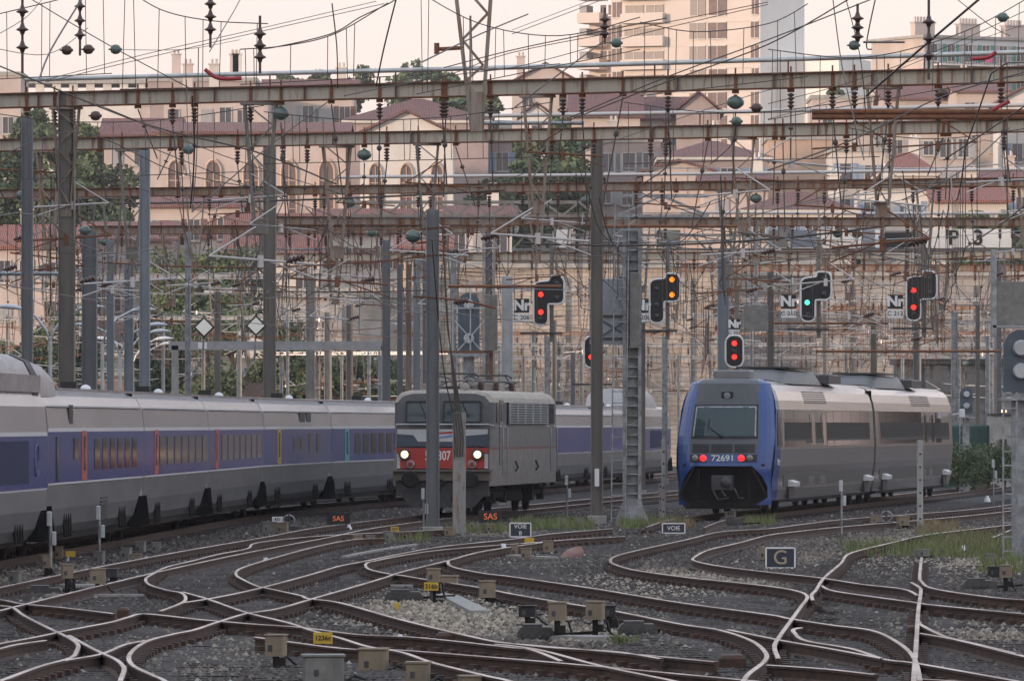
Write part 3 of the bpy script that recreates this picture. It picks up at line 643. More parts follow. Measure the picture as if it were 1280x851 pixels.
for sx_ in (-1, 1):
    slab(min(sx_*.98, sx_*.5), max(sx_*.98, sx_*.5), 1.55, 1.76, .02, M_black, 'lamp_housing', lbx, .02, 4)
    for xx, m_, nm in ((.56, M_tail, 'tail_light'), (.80, M_lens, 'headlight')):
        z = 1.66; y = ry0(z)+.55*(xx/rw(z))**5-.03
        q = MB(); q.lathe((sx_*xx-.02, y, z), (0, -1, 0), [(.098, 0), (.09, .02), (.04, .035)], 18); q.build(nm, m_, lbx)
text('72691', .24, M_white, lbx, (0, ry0(1.66)-.035, 1.655), bold=.004, sx=1.15)
z = 3.47
q = MB(); q.bbox((0, ry0(z)-.0, z), (.34, .08, .26)); tl = q.build('top_light', M_black, cab); q = MB(); q.lathe((0, ry0(z)-.05, z), (0, -1, 0), [(.10, 0), (.08, .02)], 16); q.build('lens', M_lens, tl)
# bodies
RPROF = [(1.30, .42), (1.36, .72), (1.37, 1.0), (1.43, 1.4), (1.45, 1.9), (1.436, 2.2), (1.410, 2.7), (1.39, 3.08), (1.34, 3.35), (1.25, 3.62), (1.10, 3.80), (.8, 3.92), (0, 3.96)]
for ci in range(2):
    y0 = (1.6 if ci == 0 else CL+.3); y1 = CL-.3 if ci == 0 else 2*CL-1.2
    q = MB(); coach_body(q, y1-y0, RPROF, lambda z: 0, y0); q.sm = [True]*len(q.sm)
    if ci == 1:
        pass
    bd = q.build('car_body', [M_rs], rc)
    if ci == 0:   # blue cab side wedge
        q = MB()
        pts = [(.55, .45), (1.0, 1.35), (1.55, 1.95), (1.62, 3.0), (1.9, 3.5), (2.2, 3.78)]
        for k in range(len(RPROF)-2):
            za, zb = RPROF[k][1], RPROF[k+1][1]
            def ya(z): return ry0(z)+.52
            def yb(z): return 1.8+.25*max(0, z-2.2) if z > 1.0 else 1.8
            q.add([(RPROF[k][0]+.004-0.0, ya(za), za), (RPROF[k][0]+.004, yb(za)+.1, za), (RPROF[k+1][0]+.004, yb(zb)+.1, zb), (RPROF[k+1][0]+.004, ya(zb), zb)], [(0, 1, 2, 3)], 0, True)
            q.add([(-RPROF[k][0]-.004, ya(za), za), (-RPROF[k][0]-.004, yb(za)+.1, za), (-RPROF[k+1][0]-.004, yb(zb)+.1, zb), (-RPROF[k+1][0]-.004, ya(zb), zb)], [(0, 3, 2, 1)], 0, True)
        q.build('cab_side', M_rb, cab)
        q = MB(); q.prism([(0, 0)], 0, 0) if False else None
        q.add([(1.462, 1.25, 2.0), (1.462, 2.3, 2.0), (1.41, 2.35, 3.02), (1.41, 1.62, 3.02)], [(0, 1, 2, 3)]); q.add([(1.45, 1.25, 2.0), (1.45, 2.3, 2.0), (1.40, 2.35, 3.02), (1.40, 1.62, 3.02)], [(3, 2, 1, 0)])
        q.build('cab_side_window', M_rw, cab)
        q = MB(); q.box((1.47, 2.45, 2.52), (.03, .05, 1.05)); q.build('door_edge_strip', M_tube, cab)
    # window band panes follow the inward lean of the side
    def pane(ya, yb, z0=1.98, z1=3.07, m_=M_rw, nm='window', off=.006):
        q = MB(); lev = [z0, 2.2, 2.7, z1] if z0 < 2.2 else [z0, z1]
        def xo(z):
            for k in range(len(RPROF)-1):
                if RPROF[k][1] <= z <= RPROF[k+1][1]:
                    t = (z-RPROF[k][1])/(RPROF[k+1][1]-RPROF[k][1]); return RPROF[k][0]*(1-t)+RPROF[k+1][0]*t
            return 1.4
        for a, b in zip(lev, lev[1:]): q.add([(xo(a)+off, ya, a), (xo(a)+off, yb, a), (xo(b)+off, yb, b), (xo(b)+off, ya, b)], [(0, 1, 2, 3)], 0, False)
        rim = [(xo(z0), ya, z0), (xo(z0), yb, z0), (xo(z1), yb, z1), (xo(z1), ya, z1)]; r2 = [(xo(z0)+off, ya, z0), (xo(z0)+off, yb, z0), (xo(z1)+off, yb, z1), (xo(z1)+off, ya, z1)]
        q.loft([[Vector(p) for p in rim], [Vector(p) for p in r2]], True, False, 0, False)
        return q.build(nm, m_, bd)
    if ci == 0:
        for a, b in ((2.9, 5.3), (5.36, 7.9), (15.2, 17.4), (17.46, 19.8), (19.86, 22.2), (22.26, 24.9)): pane(a, b)
        for a in (9.2, 12.0):
            dr = pane(a, a+1.25, .75, 3.05, M_rs, 'door', .012); pane(a+.25, a+1.0, 2.0, 2.95, M_rw, 'door_window', .02)
        pane(13.4, 15.0); louv = [(8.3, 13.8)]
    else:
        for k in range(6): pane(CL+1.2+k*2.25, CL+3.4+k*2.25)
        for a in (CL+15.2, CL+17.6):
            pane(a, a+1.2, .75, 3.05, M_rs, 'door', .012); pane(a+.25, a+.95, 2.0, 2.95, M_rw, 'door_window', .02)
        pane(CL+19.3, CL+21.2); louv = [(CL+12, CL+18)]
    for a, b in louv:
        for k in range(6): pane(a, b, 3.28+k*.065, 3.31+k*.065, M_black, 'roof_louvre', .012)
    for k in range(5): pane(y0+1.5, y1-1.2, .80+k*.07, .825+k*.07, M_dark2, 'ribbed_moulding', .012)
    for yy in ((4.2, CL-2.8) if ci == 0 else (CL+2.6, 2*CL-4.2)):
        q = MB(); q.prism([(1.30, 1.02), (1.58, .92), (1.56, .80), (1.30, .80)], yy, yy+1.3); q.build('step', M_tgvw, bd)
        q = MB(); q.box((1.35, yy+.65, .62), (.12, 1.3, .36)); q.build('step_well', M_black, bd)
    q = MB(); bogie(q, y0+3.4 if ci == 0 else y0+2.4, 2.4, 1.05); bogie(q, y1-2.4, 2.4, 1.05)
    q.box((0, (y0+y1)/2, .50), (2.3, (y1-y0)*.55, .38)); q.box((1.2, (y0+y1)/2, .4), (.15, (y1-y0)*.9, .12)); q.build('bogie', M_dark, bd)
    # roof units
    q = MB(); ya = y0+(4.5 if ci == 0 else 3.5)
    q.loft([[Vector((x, ya+dy, z)) for x, z in ((-1.05*k, 3.86), (-.95*k, 3.90+h), (-.5*k, 3.96+h), (.5*k, 3.96+h), (.95*k, 3.90+h), (1.05*k, 3.86))] for dy, k, h in ((0, .9, .02), (1.2, 1, .34), (7.5, 1, .36), (9.5, .95, .08))], False, False, 0, True)
    q.build('roof_fairing', M_rd, bd)
    q = MB(); q.bbox((.25, ya+11.2, 4.06), (1.9, 3.2, .26)); q.box((.2, ya+4, 4.36), (1.6, 5.5, .05)); q.build('air_conditioner', M_dark2, bd)
    q = MB()
    for k in range(10): q.box((.35, ya+9.8+k*.3, 4.20), (1.5, .1, .04))
    q.build('roof_grille', M_galv, bd)
q = MB(); q.bbox((0, 2.5, 4.12), (1.1, .9, .24), .1); q.box((-.35, 2.1, 4.0), (.2, .4, .08)); q.build('horn_cover', mat('cover_grey', (.2, .2, .2), .5), cab)
q = MB(); q.box((0, CL, 2.1), (2.55, .7, 3.3)); q.build('gangway', M_gap, rc)
q = MB(); q.bar((1.46, 2*CL-1.4, 3.0), (1.75, 2*CL-1.3, 3.05), .04); q.bbox((1.8, 2*CL-1.3, 3.05), (.2, .2, .3)); q.build('mirror', M_tgvw, rc)
text('ter', .30, M_tgvw, cab, (1.47, 1.35, 1.55), (math.pi/2, 0, math.pi/2), name='emblem', sx=1.6, bold=.01)

# ================================================================== OVERHEAD GANTRIES
rin = MB()
def ins_prof(n=4, r=.085, pitch=.085):
    p = [(.03, 0)]
    for k in range(n): p += [(.04, pitch*k+.01), (r, pitch*k+.03), (r*.9, pitch*k+.05), (.04, pitch*k+.075)]
    p += [(.03, pitch*n+.05)]; return p
def mesh_of(f, name, m):
    mb = MB(); f(mb); o = mb.build(name, m); me = o.data; bpy.data.objects.remove(o); return me
ME_ins = mesh_of(lambda q: q.lathe((0, 0, 0), (0, 0, -1), ins_prof(), 10), 'insulator', M_brown)
ME_insg = mesh_of(lambda q: q.lathe((0, 0, 0), (0, 0, -1), [(.03, 0), (.05, .03), (.16, .08), (.20, .16), (.19, .24), (.12, .30), (.04, .34)], 12), 'glass_insulator', M_green)
def _vb(q):   # V-shaped lattice drop bracket, 2.4 m long, hanging from z=0
    H = 2.4
    for sx_ in (-1, 1):
        for sy in (-.12, .12): q.bar((sx_*.32, sy, 0), (sx_*.12, sy*.6, -H), .045)
    n_ = 5
    for k in range(n_):
        z0, z1 = -H*k/n_, -H*(k+1)/n_; w0 = .32-.2*k/n_; w1 = .32-.2*(k+1)/n_; s = 1 if k % 2 else -1
        q.bar((s*w0, -.12, z0), (-s*w1, -.11, z1), .03)
    q.box((0, 0, -.03), (.8, .3, .05)); q.box((0, 0, -H-.1), (.3, .12, .3)); q.tube([(0, 0, -H-.1), (0, 0, -H-.9)], .025)
ME_vb = mesh_of(_vb, 'drop_bracket', M_beam2)
ME_vb2 = mesh_of(_vb, 'drop_bracket', M_post2)
def _arm(q):
    q.tube([(-1.1, 0, .1), (1.2, 0, -.05)], .028); q.tube([(-1.1, 0, .1), (0, 0, .75)], .02); q.tube([(.2, 0, .0), (1.25, 0, -.35)], .018); q.box((0, 0, 0), (.1, .1, .25))
ME_arm = mesh_of(_arm, 'registration_arm', M_pink)
ME_arm2 = mesh_of(_arm, 'registration_arm', M_rust)
def _rod(q):
    q.tube([(0, 0, 0), (0, 0, -1)], .018, 5); q.lathe((0, 0, -.3), (0, 0, -1), [(.02, 0), (.06, .02), (.06, .05), (.02, .07)], 8)
ME_rod = mesh_of(_rod, 'hanger', M_cable)
def _cl(q):
    q.box((0, 0, 0), (.07, .34, .42)); q.box((0, 0, -.25), (.16, .3, .10)); q.box((0, 0, .27), (.04, .05, .2))
ME_clamp = mesh_of(_cl, 'clamp', M_rust)
def inst(me, name, parent, loc, rot=(0, 0, 0), sc=(1, 1, 1)):
    o = bpy.data.objects.new(name, me); COL.objects.link(o); o.parent = parent; o.location = loc; o.rotation_euler = rot; o.scale = sc; return o

def ibeam(mb, a, b, h, w, tf=.03):
    a = Vector(a); b = Vector(b); up = Vector((0, 0, 1))
    mb.bar(a, b, .03, h-2*tf, 0); mb.bar(a+up*(h/2-tf/2), b+up*(h/2-tf/2), w, tf, 1); mb.bar(a-up*(h/2-tf/2), b-up*(h/2-tf/2), w, tf, 1)
    L = (b-a).length; n = int(L/2.3)
    for k in range(1, n): p = a.lerp(b, k/n); mb.box(p, (.03, w*.9, h-2*tf-.01), 0, 1)
def gantry(label, pxa, ya, pxb, yb, Z, h, mats=(None, None), brackets=(), nrand=10, tube=None, arms=True, seed=1, posts=(), bsc=1.):
    r = random.Random(seed)
    Da = F*(Z-EYE)/(HY-ya); Db = F*(Z-EYE)/(HY-yb)
    A = Vector(((pxa-640)*Da/F, Da, Z)); B = Vector(((pxb-640)*Db/F, Db, Z))
    root = thing('overhead_gantry', label, 'gantry', (A.x, A.y, GZ), 0, 'rusty gantries carrying the overhead line'); o0 = Vector((A.x, A.y, GZ))
    mb = MB(); ibeam(mb, A-o0, B-o0, h, h*.75); mb.build('beam', [mats[0] or M_beam, mats[1] or M_flange], root)
    def at(px):
        t = (px-pxa)/(pxb-pxa)
        return A.lerp(B, t)
    if ya > 230:
        nrand = int(nrand*1.6)
        brackets = list(brackets)+[pxa+(pxb-pxa)*r.random() for _ in range(5)]
    if ya > 150:
        for k in range(9 if ya > 230 else 4):      # span wires slung below the girder
            u0 = r.uniform(0, .85); u1 = min(1., u0+r.uniform(.08, .4)); dz = -r.uniform(.5, 3.6); a = at(pxa+(pxb-pxa)*u0)-o0+Vector((0, 0, dz)); b = at(pxa+(pxb-pxa)*u1)-o0+Vector((0, 0, dz+r.uniform(-.4, .4)))
            sg_ = (b-a).length*r.uniform(.005, .03); mb = MB(); mb.tube([a.lerp(b, t/8)-Vector((0, 0, sg_*4*(t/8)*(1-t/8))) for t in range(9)], r.choice((.014, .02, .03)), 5)
            mb.build('span_wire', r.choice((M_cable, M_tube, M_pink, M_rust, M_wire, M_galv)), root)
    for px in brackets:
        p = at(px)-o0-Vector((0, 0, h/2)); k = bsc*r.uniform(.85, 1.1)
        vb = inst(r.choice((ME_vb, ME_vb2)), 'drop_bracket', root, p, (0, 0, r.uniform(-.2, .2)), (k, k, k))
        inst(ME_arm if r.random() < .5 else ME_arm2, 'registration_arm', vb, (0, 0, -3.2), (0, 0, r.uniform(-.5, .5)), (r.choice((-1, 1)), 1, 1))
        inst(ME_ins, 'insulator', vb, (.9*r.choice((-1, 1)), 0, -3.1), (0, 1.3, 0))
    for k in range(nrand):
        px = pxa+(pxb-pxa)*(k+r.random())/nrand; p = at(px)-o0
        inst(ME_clamp, 'clamp', root, p+Vector((0, 0, 0)), (0, 0, 0), (1, h*1.1, h/.42))
        c = r.random(); L = r.uniform(.8, 2.6)
        q_ = p-Vector((0, 0, h/2+.1))
        if c < .75:
            inst(ME_ins if r.random() < .93 else ME_insg, 'insulator', root, q_)
            rd = inst(ME_rod, 'hanger', root, q_-Vector((0, 0, .4)), (0, r.uniform(-.12, .12), 0), (1, 1, L))
            if arms and r.random() < .6: inst(r.choice((ME_arm, ME_arm2)), 'registration_arm', root, q_-Vector((0, 0, .4+L)), (0, 0, r.uniform(-.6, .6)), (r.choice((-1, 1))*.8, 1, .8))
        else:
            inst(ME_rod, 'hanger', root, q_, (0, r.uniform(-.5, .5), 0), (1, 1, L))
    if tube:
        xa_, xb_, dz, m_ = tube; mb = MB(); a = at(xa_)-o0+Vector((0, -.1, dz)); b = at(xb_)-o0+Vector((0, -.1, dz)); mid = (a+b)/2-Vector((0, 0, .03)); mb.tube([a, mid, b], .055 if h > .3 else .045, 8)
        n = max(2, int((b-a).length/3.2))
        mb.build('feeder_tube', m_, root)
        mb = MB()
        for k in range(n+1): p = a.lerp(b, k/n); mb.tube([p-Vector((0, -.1, dz-h/2)), p], .02, 5)
        mb.build('tube_support', M_rust, root)
    for px, w, m_, zb in posts:
        p = at(px)-o0; mb = MB(); hcol(mb, (p.x, p.y, 0), (p.x, p.y, p.z+.2), w); mb.build('post', m_, root)
    return root
def hcol(mb, a, b, w, dpt=None):
    """H-section column seen on its flange edge with a lighter flange lip"""
    a = Vector(a); b = Vector(b); dpt = dpt or w; c = (a+b)/2; L = (b-a).length
    mb.box(c, (w*.82, .03, L)); 
    for s in (-1, 1): mb.box(c+Vector((s*(w*.41+.012), 0, 0)), (.024, dpt, L))
    n = max(1, int(L/1.5))
    for k in range(n): mb.box((a.x, a.y-.02, a.z+L*(k+.5)/n), (w*.8, .012, .05))

def ppost(label, px, ytop, D, wpx, m_, name='catenary_mast', ybase=None, extra=None, grp='posts of the overhead line'):
    s = F/D; x = (px-640)/s; zt = EYE+(HY-ytop)/s; w = wpx/s
    root = thing(name, label, 'post', (x, D, GZ), 0, grp)
    mb = MB(); hcol(mb, (0, 0, 0), (0, 0, zt-GZ), w); mb.build('column', m_, root)
    mb = MB(); mb.bbox((0, 0, .12), (w*1.5, w*1.5, .3)); mb.build('footing', M_conc, root)
    if extra: extra(root, zt-GZ, w)
    return root

GA = gantry('nearest gantry beam, broad grey girder streaked with rust at the top of the picture', -60, 128, 1340, 92, 10.5, .37, brackets=(94, 350, 702, 1120), nrand=26, tube=(40, 1330, .50, M_tube), seed=3, posts=((95, .42, M_post2, 0),), bsc=1.1)
GB = gantry('second gantry beam, grey rusty girder just below the nearest one', -60, 183, 1340, 156, 10.6, .36, brackets=(70, 180, 445, 950, 560), nrand=28, tube=(610, 1330, .55, M_pink), seed=5, bsc=1.1)
GC = gantry('third gantry beam, orange rusty girder crossing under the second one', -60, 243, 1340, 227, 10.5, .31, mats=(M_beam2, None), brackets=(150, 350, 690, 960, 1045, 1165), nrand=26, tube=(440, 1330, .42, M_pink), seed=8)
GD = gantry('rusty gantry beam on the left above the diamond signs', 100, 288, 640, 286, 10.4, .36, mats=(M_beam2, None), brackets=(215, 318, 420, 480), nrand=14, seed=9)
GE = gantry('rusty gantry beam running right above the white track panel', 345, 276, 1340, 278, 10.4, .34, mats=(M_beam2, None), brackets=(700, 800, 1060), nrand=22, tube=(850, 1330, .35, M_pink), seed=10)
GF = gantry('thin rusty gantry beam just under the white track panel', 340, 322, 1340, 318, 10.6, .40, mats=(M_beam, None), brackets=(520, 850, 900, 1180), nrand=26, seed=11)
GG = gantry('rusty gantry beam behind the right hand signals', 850, 335, 1340, 335, 10.6, .36, mats=(M_beam2, None), brackets=(1080, 1230), nrand=16, seed=12)
GH = gantry('pale thin gantry beam crossing the trees at the left edge', -60, 346, 420, 345, 10.4, .30, mats=(M_galv, M_galv), brackets=(60, 300), nrand=12, seed=13)
GI = gantry('pale gantry beam in the middle distance before the stone wall', 255, 363, 760, 361, 10.5, .28, mats=(M_galv, M_galv), brackets=(420, 600), nrand=14, seed=14)
GJ = gantry('thin rusty gantry beam far back before the stone wall', 380, 388, 1340, 384, 10.4, .26, mats=(M_beam2, None), brackets=(640, 760, 980, 1110, 1200), nrand=24, seed=15, bsc=1.)
GK = gantry('farthest rusty gantry beam low before the stone wall', 560, 404, 1340, 402, 10.4, .24, mats=(M_beam2, None), brackets=(720, 900, 1060, 1190), nrand=22, seed=16)

for k, (xa, xb, ya, Z, ps, m_, lb_) in enumerate([(560, 1320, 431, 7.4, (625, 700, 772, 812, 868, 930, 1010, 1095, 1168, 1216), 'g', 'low pale portal of thin masts before the stone wall, nearest'), (330, 560, 442, 7.0, (352, 398, 428, 462, 476, 530), 'g', 'low pale portal before the rendered wall'), (640, 1320, 447, 6.6, (655, 728, 850, 975, 1060, 1130, 1200, 1240), 'b', 'blue grey low portal before the stone wall'), (-40, 420, 398, 8.6, (10, 118, 205, 255, 300, 360), 'g', 'pale portal before the trees at the left'), (560, 1320, 417, 8.2, (575, 668, 760, 890, 990, 1120, 1225, 1262), 'r', 'thin rusty portal in front of the pale low ones'), (900, 1320, 375, 9.6, (940, 1032, 1150, 1240), 'g', 'pale portal above the railcar roof')]):
    gantry(lb_, xa, ya, xb, ya-1, Z, .2, mats={'g': (M_galv, M_tube), 'b': (M_postb, M_galv), 'r': (M_beam2, None)}[m_], brackets=[xa+(xb-xa)*t for t in (.12, .3, .47, .66, .83)], nrand=int((xb-xa)/26), seed=60+k, bsc=.62, posts=[(p_, (.2, .28, .16)[i % 3], (M_galv, M_postb, M_conc, M_concl)[(i+k) % 4], 0) for i, p_ in enumerate(ps)])
# posts in front of the trains
def tophat(root, H, w):
    mb = MB()
    for k in range(3): mb.bar((-.3-.12*k, 0, H-.5-k*.35), (.35, 0, H-.45-k*.35), .05)
    mb.tube([(-.5, 0, H-2.2), (.8, 0, H-2.3), (1.6, 0, H-2.5)], .03); mb.build('bracket', M_rust, root)
    inst(ME_insg, 'insulator', root, (-.5, 0, H-.5)); inst(ME_ins, 'insulator', root, (.9, 0, H-2.3), (0, 1.4, 0))
Dp = G(541, 671, GZ).y
ppost('tall grey steel post in front of the locomotive cab', 541, 262, Dp, 17, M_post, extra=tophat)
Dp2 = G(746, 656, GZ).y
def flag(root, H, w):
    mb = MB(); mb.box((0, -w/2-.01, 1.35), (w*.35, .01, .5)); mb.build('number_tag', M_tgvw, root)
ppost('dark brown steel post left of the ladder pylon', 746, 168, Dp2, 16, M_post2, extra=flag)
# short post with cut cable bundle
Dq = G(574, 668, GZ).y; s = F/Dq
sp = thing('concrete_stub_post', 'short pale rusty post carrying a bundle of cables before the locomotive', 'post', ((574-640)/s, Dq, GZ))
H = EYE+(HY-515)/s-GZ; mb = MB(); mb.bbox((0, 0, H/2), (.34, .3, H), .03); mb.box((.11, -.155, H/2+.1), (.10, .02, H-.2)); mb.build('shaft', mat('stained_concrete', (.30, .29, .27), .8, 0, (.22, .12, .07), 2.2, (3, 3, .6), lo=.5, hi=.64), sp)
mb = MB()
for k in range(4):
    x0 = -.12+k*.07; mb.tube([(x0, -.2, H-1.15), (x0+.02, -.22, H-.7), (x0-.03, -.2, H-.2), (x0*.5-.06, -.15, H+.4), (-.28-.01*k, 0, H+2.2), (-.45, 0, H+5.0)], .018, 5)
mb.build('cable_bundle', M_cable, sp)

# lattice pylon with signal boxes and ladder
Dl = G(790, 654, GZ).y; s = F/Dl
def lp(px, py): return ((px-790)/s, EYE+(HY-py)/s-GZ)
pyl = thing('lattice_pylon', 'pale grey slotted pylon with equipment boxes between the locomotive and the railcar', 'pylon', ((790-640)/s, Dl, GZ))
Ht = lp(790, 285)[1]; mb = MB()
for sx_ in (-.22, .22): mb.box((sx_, 0, Ht/2), (.10, .34, Ht))
mb.box((0, .12, Ht/2), (.34, .03, Ht))
for k in range(int(Ht/.28)): mb.box((0, -.05, .3+k*.28), (.34, .2, .03))
mb.build('shaft', M_galv, pyl)
mb = MB(); mb.prism([(-.5, 0), (.5, 0), (.24, .7), (-.24, .7)], -.3, .3); mb.build('footing', M_galv, pyl)
def pbox(x0, y0, x1, y1, yy, dp, m_, name, par, ref):
    a = ref(x0, y0); b = ref(x1, y1); mb = MB(); mb.bbox(((a[0]+b[0])/2, yy, (a[1]+b[1])/2), (abs(b[0]-a[0]), dp, abs(a[1]-b[1])), .02); return mb.build(name, m_, par)
pbox(787, 341, 799, 435, -.25, .5, M_boxg, 'equipment_box', pyl, lp)
bx = pbox(737, 348, 784, 430, .3, .4, mat('pale_blue_grey_panel', (.30, .33, .36), .45, .2, (.25, .27, .29), 2), 'equipment_box', pyl, lp)
mb = MB()
for y in (395, 423): a = lp(737, y); b = lp(784, y); mb.bar((a[0], .07, a[1]), (b[0], .07, b[1]), .06)
a, b = lp(752, 400), lp(784, 420); mb.bar((a[0], .06, a[1]), (b[0], .06, b[1]), .03); a, b = lp(752, 420), lp(784, 400); mb.bar((a[0], .06, a[1]), (b[0], .06, b[1]), .03)
mb.build('box_brace', M_dark2, bx)
lad = thing('ladder', 'thin grey ladder leaning on the pale pylon beside the dark post', 'ladder', ((772-640)/s, Dl-.6, GZ))
mb = MB(); H = lp(0, 255)[1]
for x0 in (-.2, .2): mb.tube([(x0, -.3, 0), (x0+.12, .15, H)], .022, 5)
mb.build('rail', M_galv, lad); mb = MB()
for k in range(int(H/.33)): t = (k+.5)*.33/H; mb.tube([(-.2+.12*t, -.3+.45*t, t*H), (.2+.12*t, -.3+.45*t, t*H)], .014, 5)
mb.build('rungs', M_galv, lad)

# posts standing behind the trains
PL = [(34, 148, 152, 14, M_post), (181, 188, 178, 13, M_postb), (337, 178, 205, 17, M_post2), (483, 300, 226, 10, M_post),
      (112, 290, 190, 20, M_post), (138, 300, 230, 9, M_postb), (161, 330, 260, 12, M_postb), (272, 365, 300, 8, M_post2), (235, 290, 235, 7, M_galv),
      (388, 345, 300, 12, M_conc), (410, 390, 330, 10, M_conc), (437, 380, 320, 9, M_post2), (500, 330, 250, 7, M_post), (511, 330, 262, 7, M_beam2), (521, 322, 270, 9, M_postb), (532, 320, 300, 8, M_post),
      (567, 310, 232, 7, M_galv), (611, 290, 240, 9, M_post), (634, 345, 225, 15, M_tube), (684, 420, 300, 7, M_galv), (693, 400, 330, 5, M_post2), (716, 440, 300, 5, M_post), (831, 420, 300, 7, M_galv), (803, 380, 250, 7, M_post2),
      (904, 318, 232, 15, M_postb), (963, 340, 250, 8, M_post2), (1092, 400, 330, 8, M_post2), (1145, 400, 330, 7, M_post), (1193, 390, 300, 8, M_galv), (1222, 380, 300, 5, M_post2), (1234, 420, 330, 4, M_galv), (1248, 330, 300, 7, M_post)]
pl_desc = ['grey steel post at the left edge behind the train', 'blue grey steel post behind the second coach', 'dark post rising behind the third coach, left of the middle', 'thin dark post just left of the locomotive roof',
 'wide grey post beside the dark one near the left edge', 'slim blue grey post among the street lamps', 'blue grey post right of the street lamps', 'thin dark post between the two diamond signs', 'slender grey post with diamond sign',
 'stained concrete post in the middle distance left of centre', 'shorter concrete post in the middle distance left of centre', 'dark post among wires left of the locomotive', 'first of the close row of posts by the tall grey one', 'rusty post in the close row by the tall grey one', 'blue grey post in the close row by the tall grey one', 'last post in the close row beside the tall grey one',
 'galvanised post left of the grey signal back', 'grey post behind the box above the locomotive', 'thick pale tubular post above the locomotive roof', 'galvanised post before the stone wall', 'thin dark post before the stone wall', 'short post before the stone wall left of the dark post', 'galvanised post before the stone wall left of the railcar', 'dark post just right of the ladder pylon',
 'broad blue grey post behind the railcar cab', 'thin dark post behind the railcar roof', 'dark post behind the middle of the railcar', 'grey post behind the far end of the railcar', 'galvanised post right of the railcar', 'thin dark post over the green container', 'thinnest galvanised post near the white shed', 'grey post near the right edge over the bush']
for (px, yt, D, w, m_), dsc in zip(PL, pl_desc): ppost(dsc, px, yt, D, w, m_)

# lattice truss footbridge-like gantry in grey, and the sign gantry with panels
def truss(label, px0, px1, y0, y1, D, m_, posts=(), step=1.0, name='signal_gantry'):
    s = F/D; X0 = (px0-640)/s; X1 = (px1-640)/s; Z0 = EYE+(HY-y1)/s; Z1 = EYE+(HY-y0)/s
    root = thing(name, label, 'gantry', (X0, D, GZ)); W2 = X1-X0; z0 = Z0-GZ; z1 = Z1-GZ
    mb = MB()
    for yy in (-.5, .5):
        for z in (z0, z1): mb.box((W2/2, yy, z), (W2, .09, .09))
    mb.build('chord', m_, root); n = int(W2/step)
    for yy in (-.5, .5):
        mb = MB()
        for k in range(n):
            a, b = W2*k/n, W2*(k+.5)/n; mb.bar((a, yy, z0), (b, yy, z1), .055); mb.bar((b, yy, z1), (W2*(k+1)/n, yy, z0), .055)
        mb.build('lattice', m_, root)
    mb = MB(); mb.box((W2/2, 0, z1+1.0), (W2, .04, .04)); mb.box((W2/2, 0, z1+.5), (W2, .03, .03))
    for k in range(int(W2/1.3)+1): mb.box((k*1.3, 0, z1+.5), (.04, .04, 1.0))
    mb.build('railing', m_, root)
    for px in posts:
        x = (px-640)/s-X0; mb = MB()
        for a in (-.2, .2): mb.box((x+a, 0, z0/2), (.09, .4, z0))
        for k in range(int(z0/.5)): mb.bar((x-.2, -.1, k*.5), (x+.2, -.1, k*.5+.5), .04)
        mb.build('leg', m_, root)
    return root, s, X0
truss('grey lattice footway gantry with railing across the middle', 438, 746, 253, 270, 240, mat('pale_grey_truss', (.32, .31, .29), .6, .2, (.24, .18, .14), 2), (611,), 1.3)
sg, sgs, sgx = truss('long grey lattice gantry holding the white P 3 panel', 640, 1300, 294, 312, 290, mat('bluegrey_truss', (.22, .23, .24), .6, .2, (.17, .14, .12), 2), (905, 1250), 1.2)
tr2, _, _ = truss('short grey lattice gantry box above the ladder pylon', 770, 886, 245, 270, 232, M_galv, (), 2.2)
def gpanel(x0, y0, x1, y1, m_, nm='panel', yy=-.65):
    a = (x0-640)/sgs-sgx; b = (x1-640)/sgs-sgx; z0 = EYE+(HY-y1)/sgs-GZ; z1 = EYE+(HY-y0)/sgs-GZ
    mb = MB(); mb.bbox(((a+b)/2, yy, (z0+z1)/2), (b-a, .12, z1-z0), .015); return mb.build(nm, m_, sg), (a+b)/2, (z0+z1)/2
M_pan = mat('white_sign_panel', (.80, .78, .73), .5, 0, (.70, .68, .63), 2)
_, cx, cz = gpanel(1152, 287, 1263, 310, M_pan)
text('P', .95, M_black, sg, (cx-.62, -.73, cz), bold=.012); text('3', .95, M_black, sg, (cx+.50, -.73, cz), bold=.025)
for x0, x1, m_ in ((1020, 1077, M_pan), (987, 1019, mat('blue_grey_panel', (.16, .19, .23), .5)), (960, 984, M_boxg), (1078, 1092, mat('blue_grey_panel2', (.2, .22, .26), .5)), (1093, 1104, M_white), (1139, 1151, M_boxg), (691, 713, M_pan), (820, 850, M_boxg)): gpanel(x0, 288, x1, 310, m_)
gpanel(1105, 291, 1138, 310, M_black); gpanel(1105, 289, 1138, 291.5, M_boxg, yy=-.66); gpanel(1097, 295, 1102, 301, mat('blue_square', (.03, .06, .3), .4), yy=-.74)
# big pale box beam at left
kb = thing('box_beam_gantry', 'low pale grey box beam gantry above the second and third coaches', 'gantry', P(215, 432, 250)-Vector((0, 0, 0))); kb.location.z = GZ
s = F/250; mb = MB(); zc = EYE+(HY-432)/s-GZ; mb.box((4.2, 0, zc), (8.6, .3, .34)); mb.build('beam', mat('pale_box_beam', (.36, .37, .38), .6, 0, (.28, .27, .26), 2), kb)
for x in (.12, 8.3): mb = MB(); mb.box((x, 0, zc/2), (.26, .3, zc)); mb.build('leg', M_concl, kb)
mb = MB(); mb.box((1.2, -.16, zc), (.35, .02, .25)); mb.build('number_plate', M_white, kb)
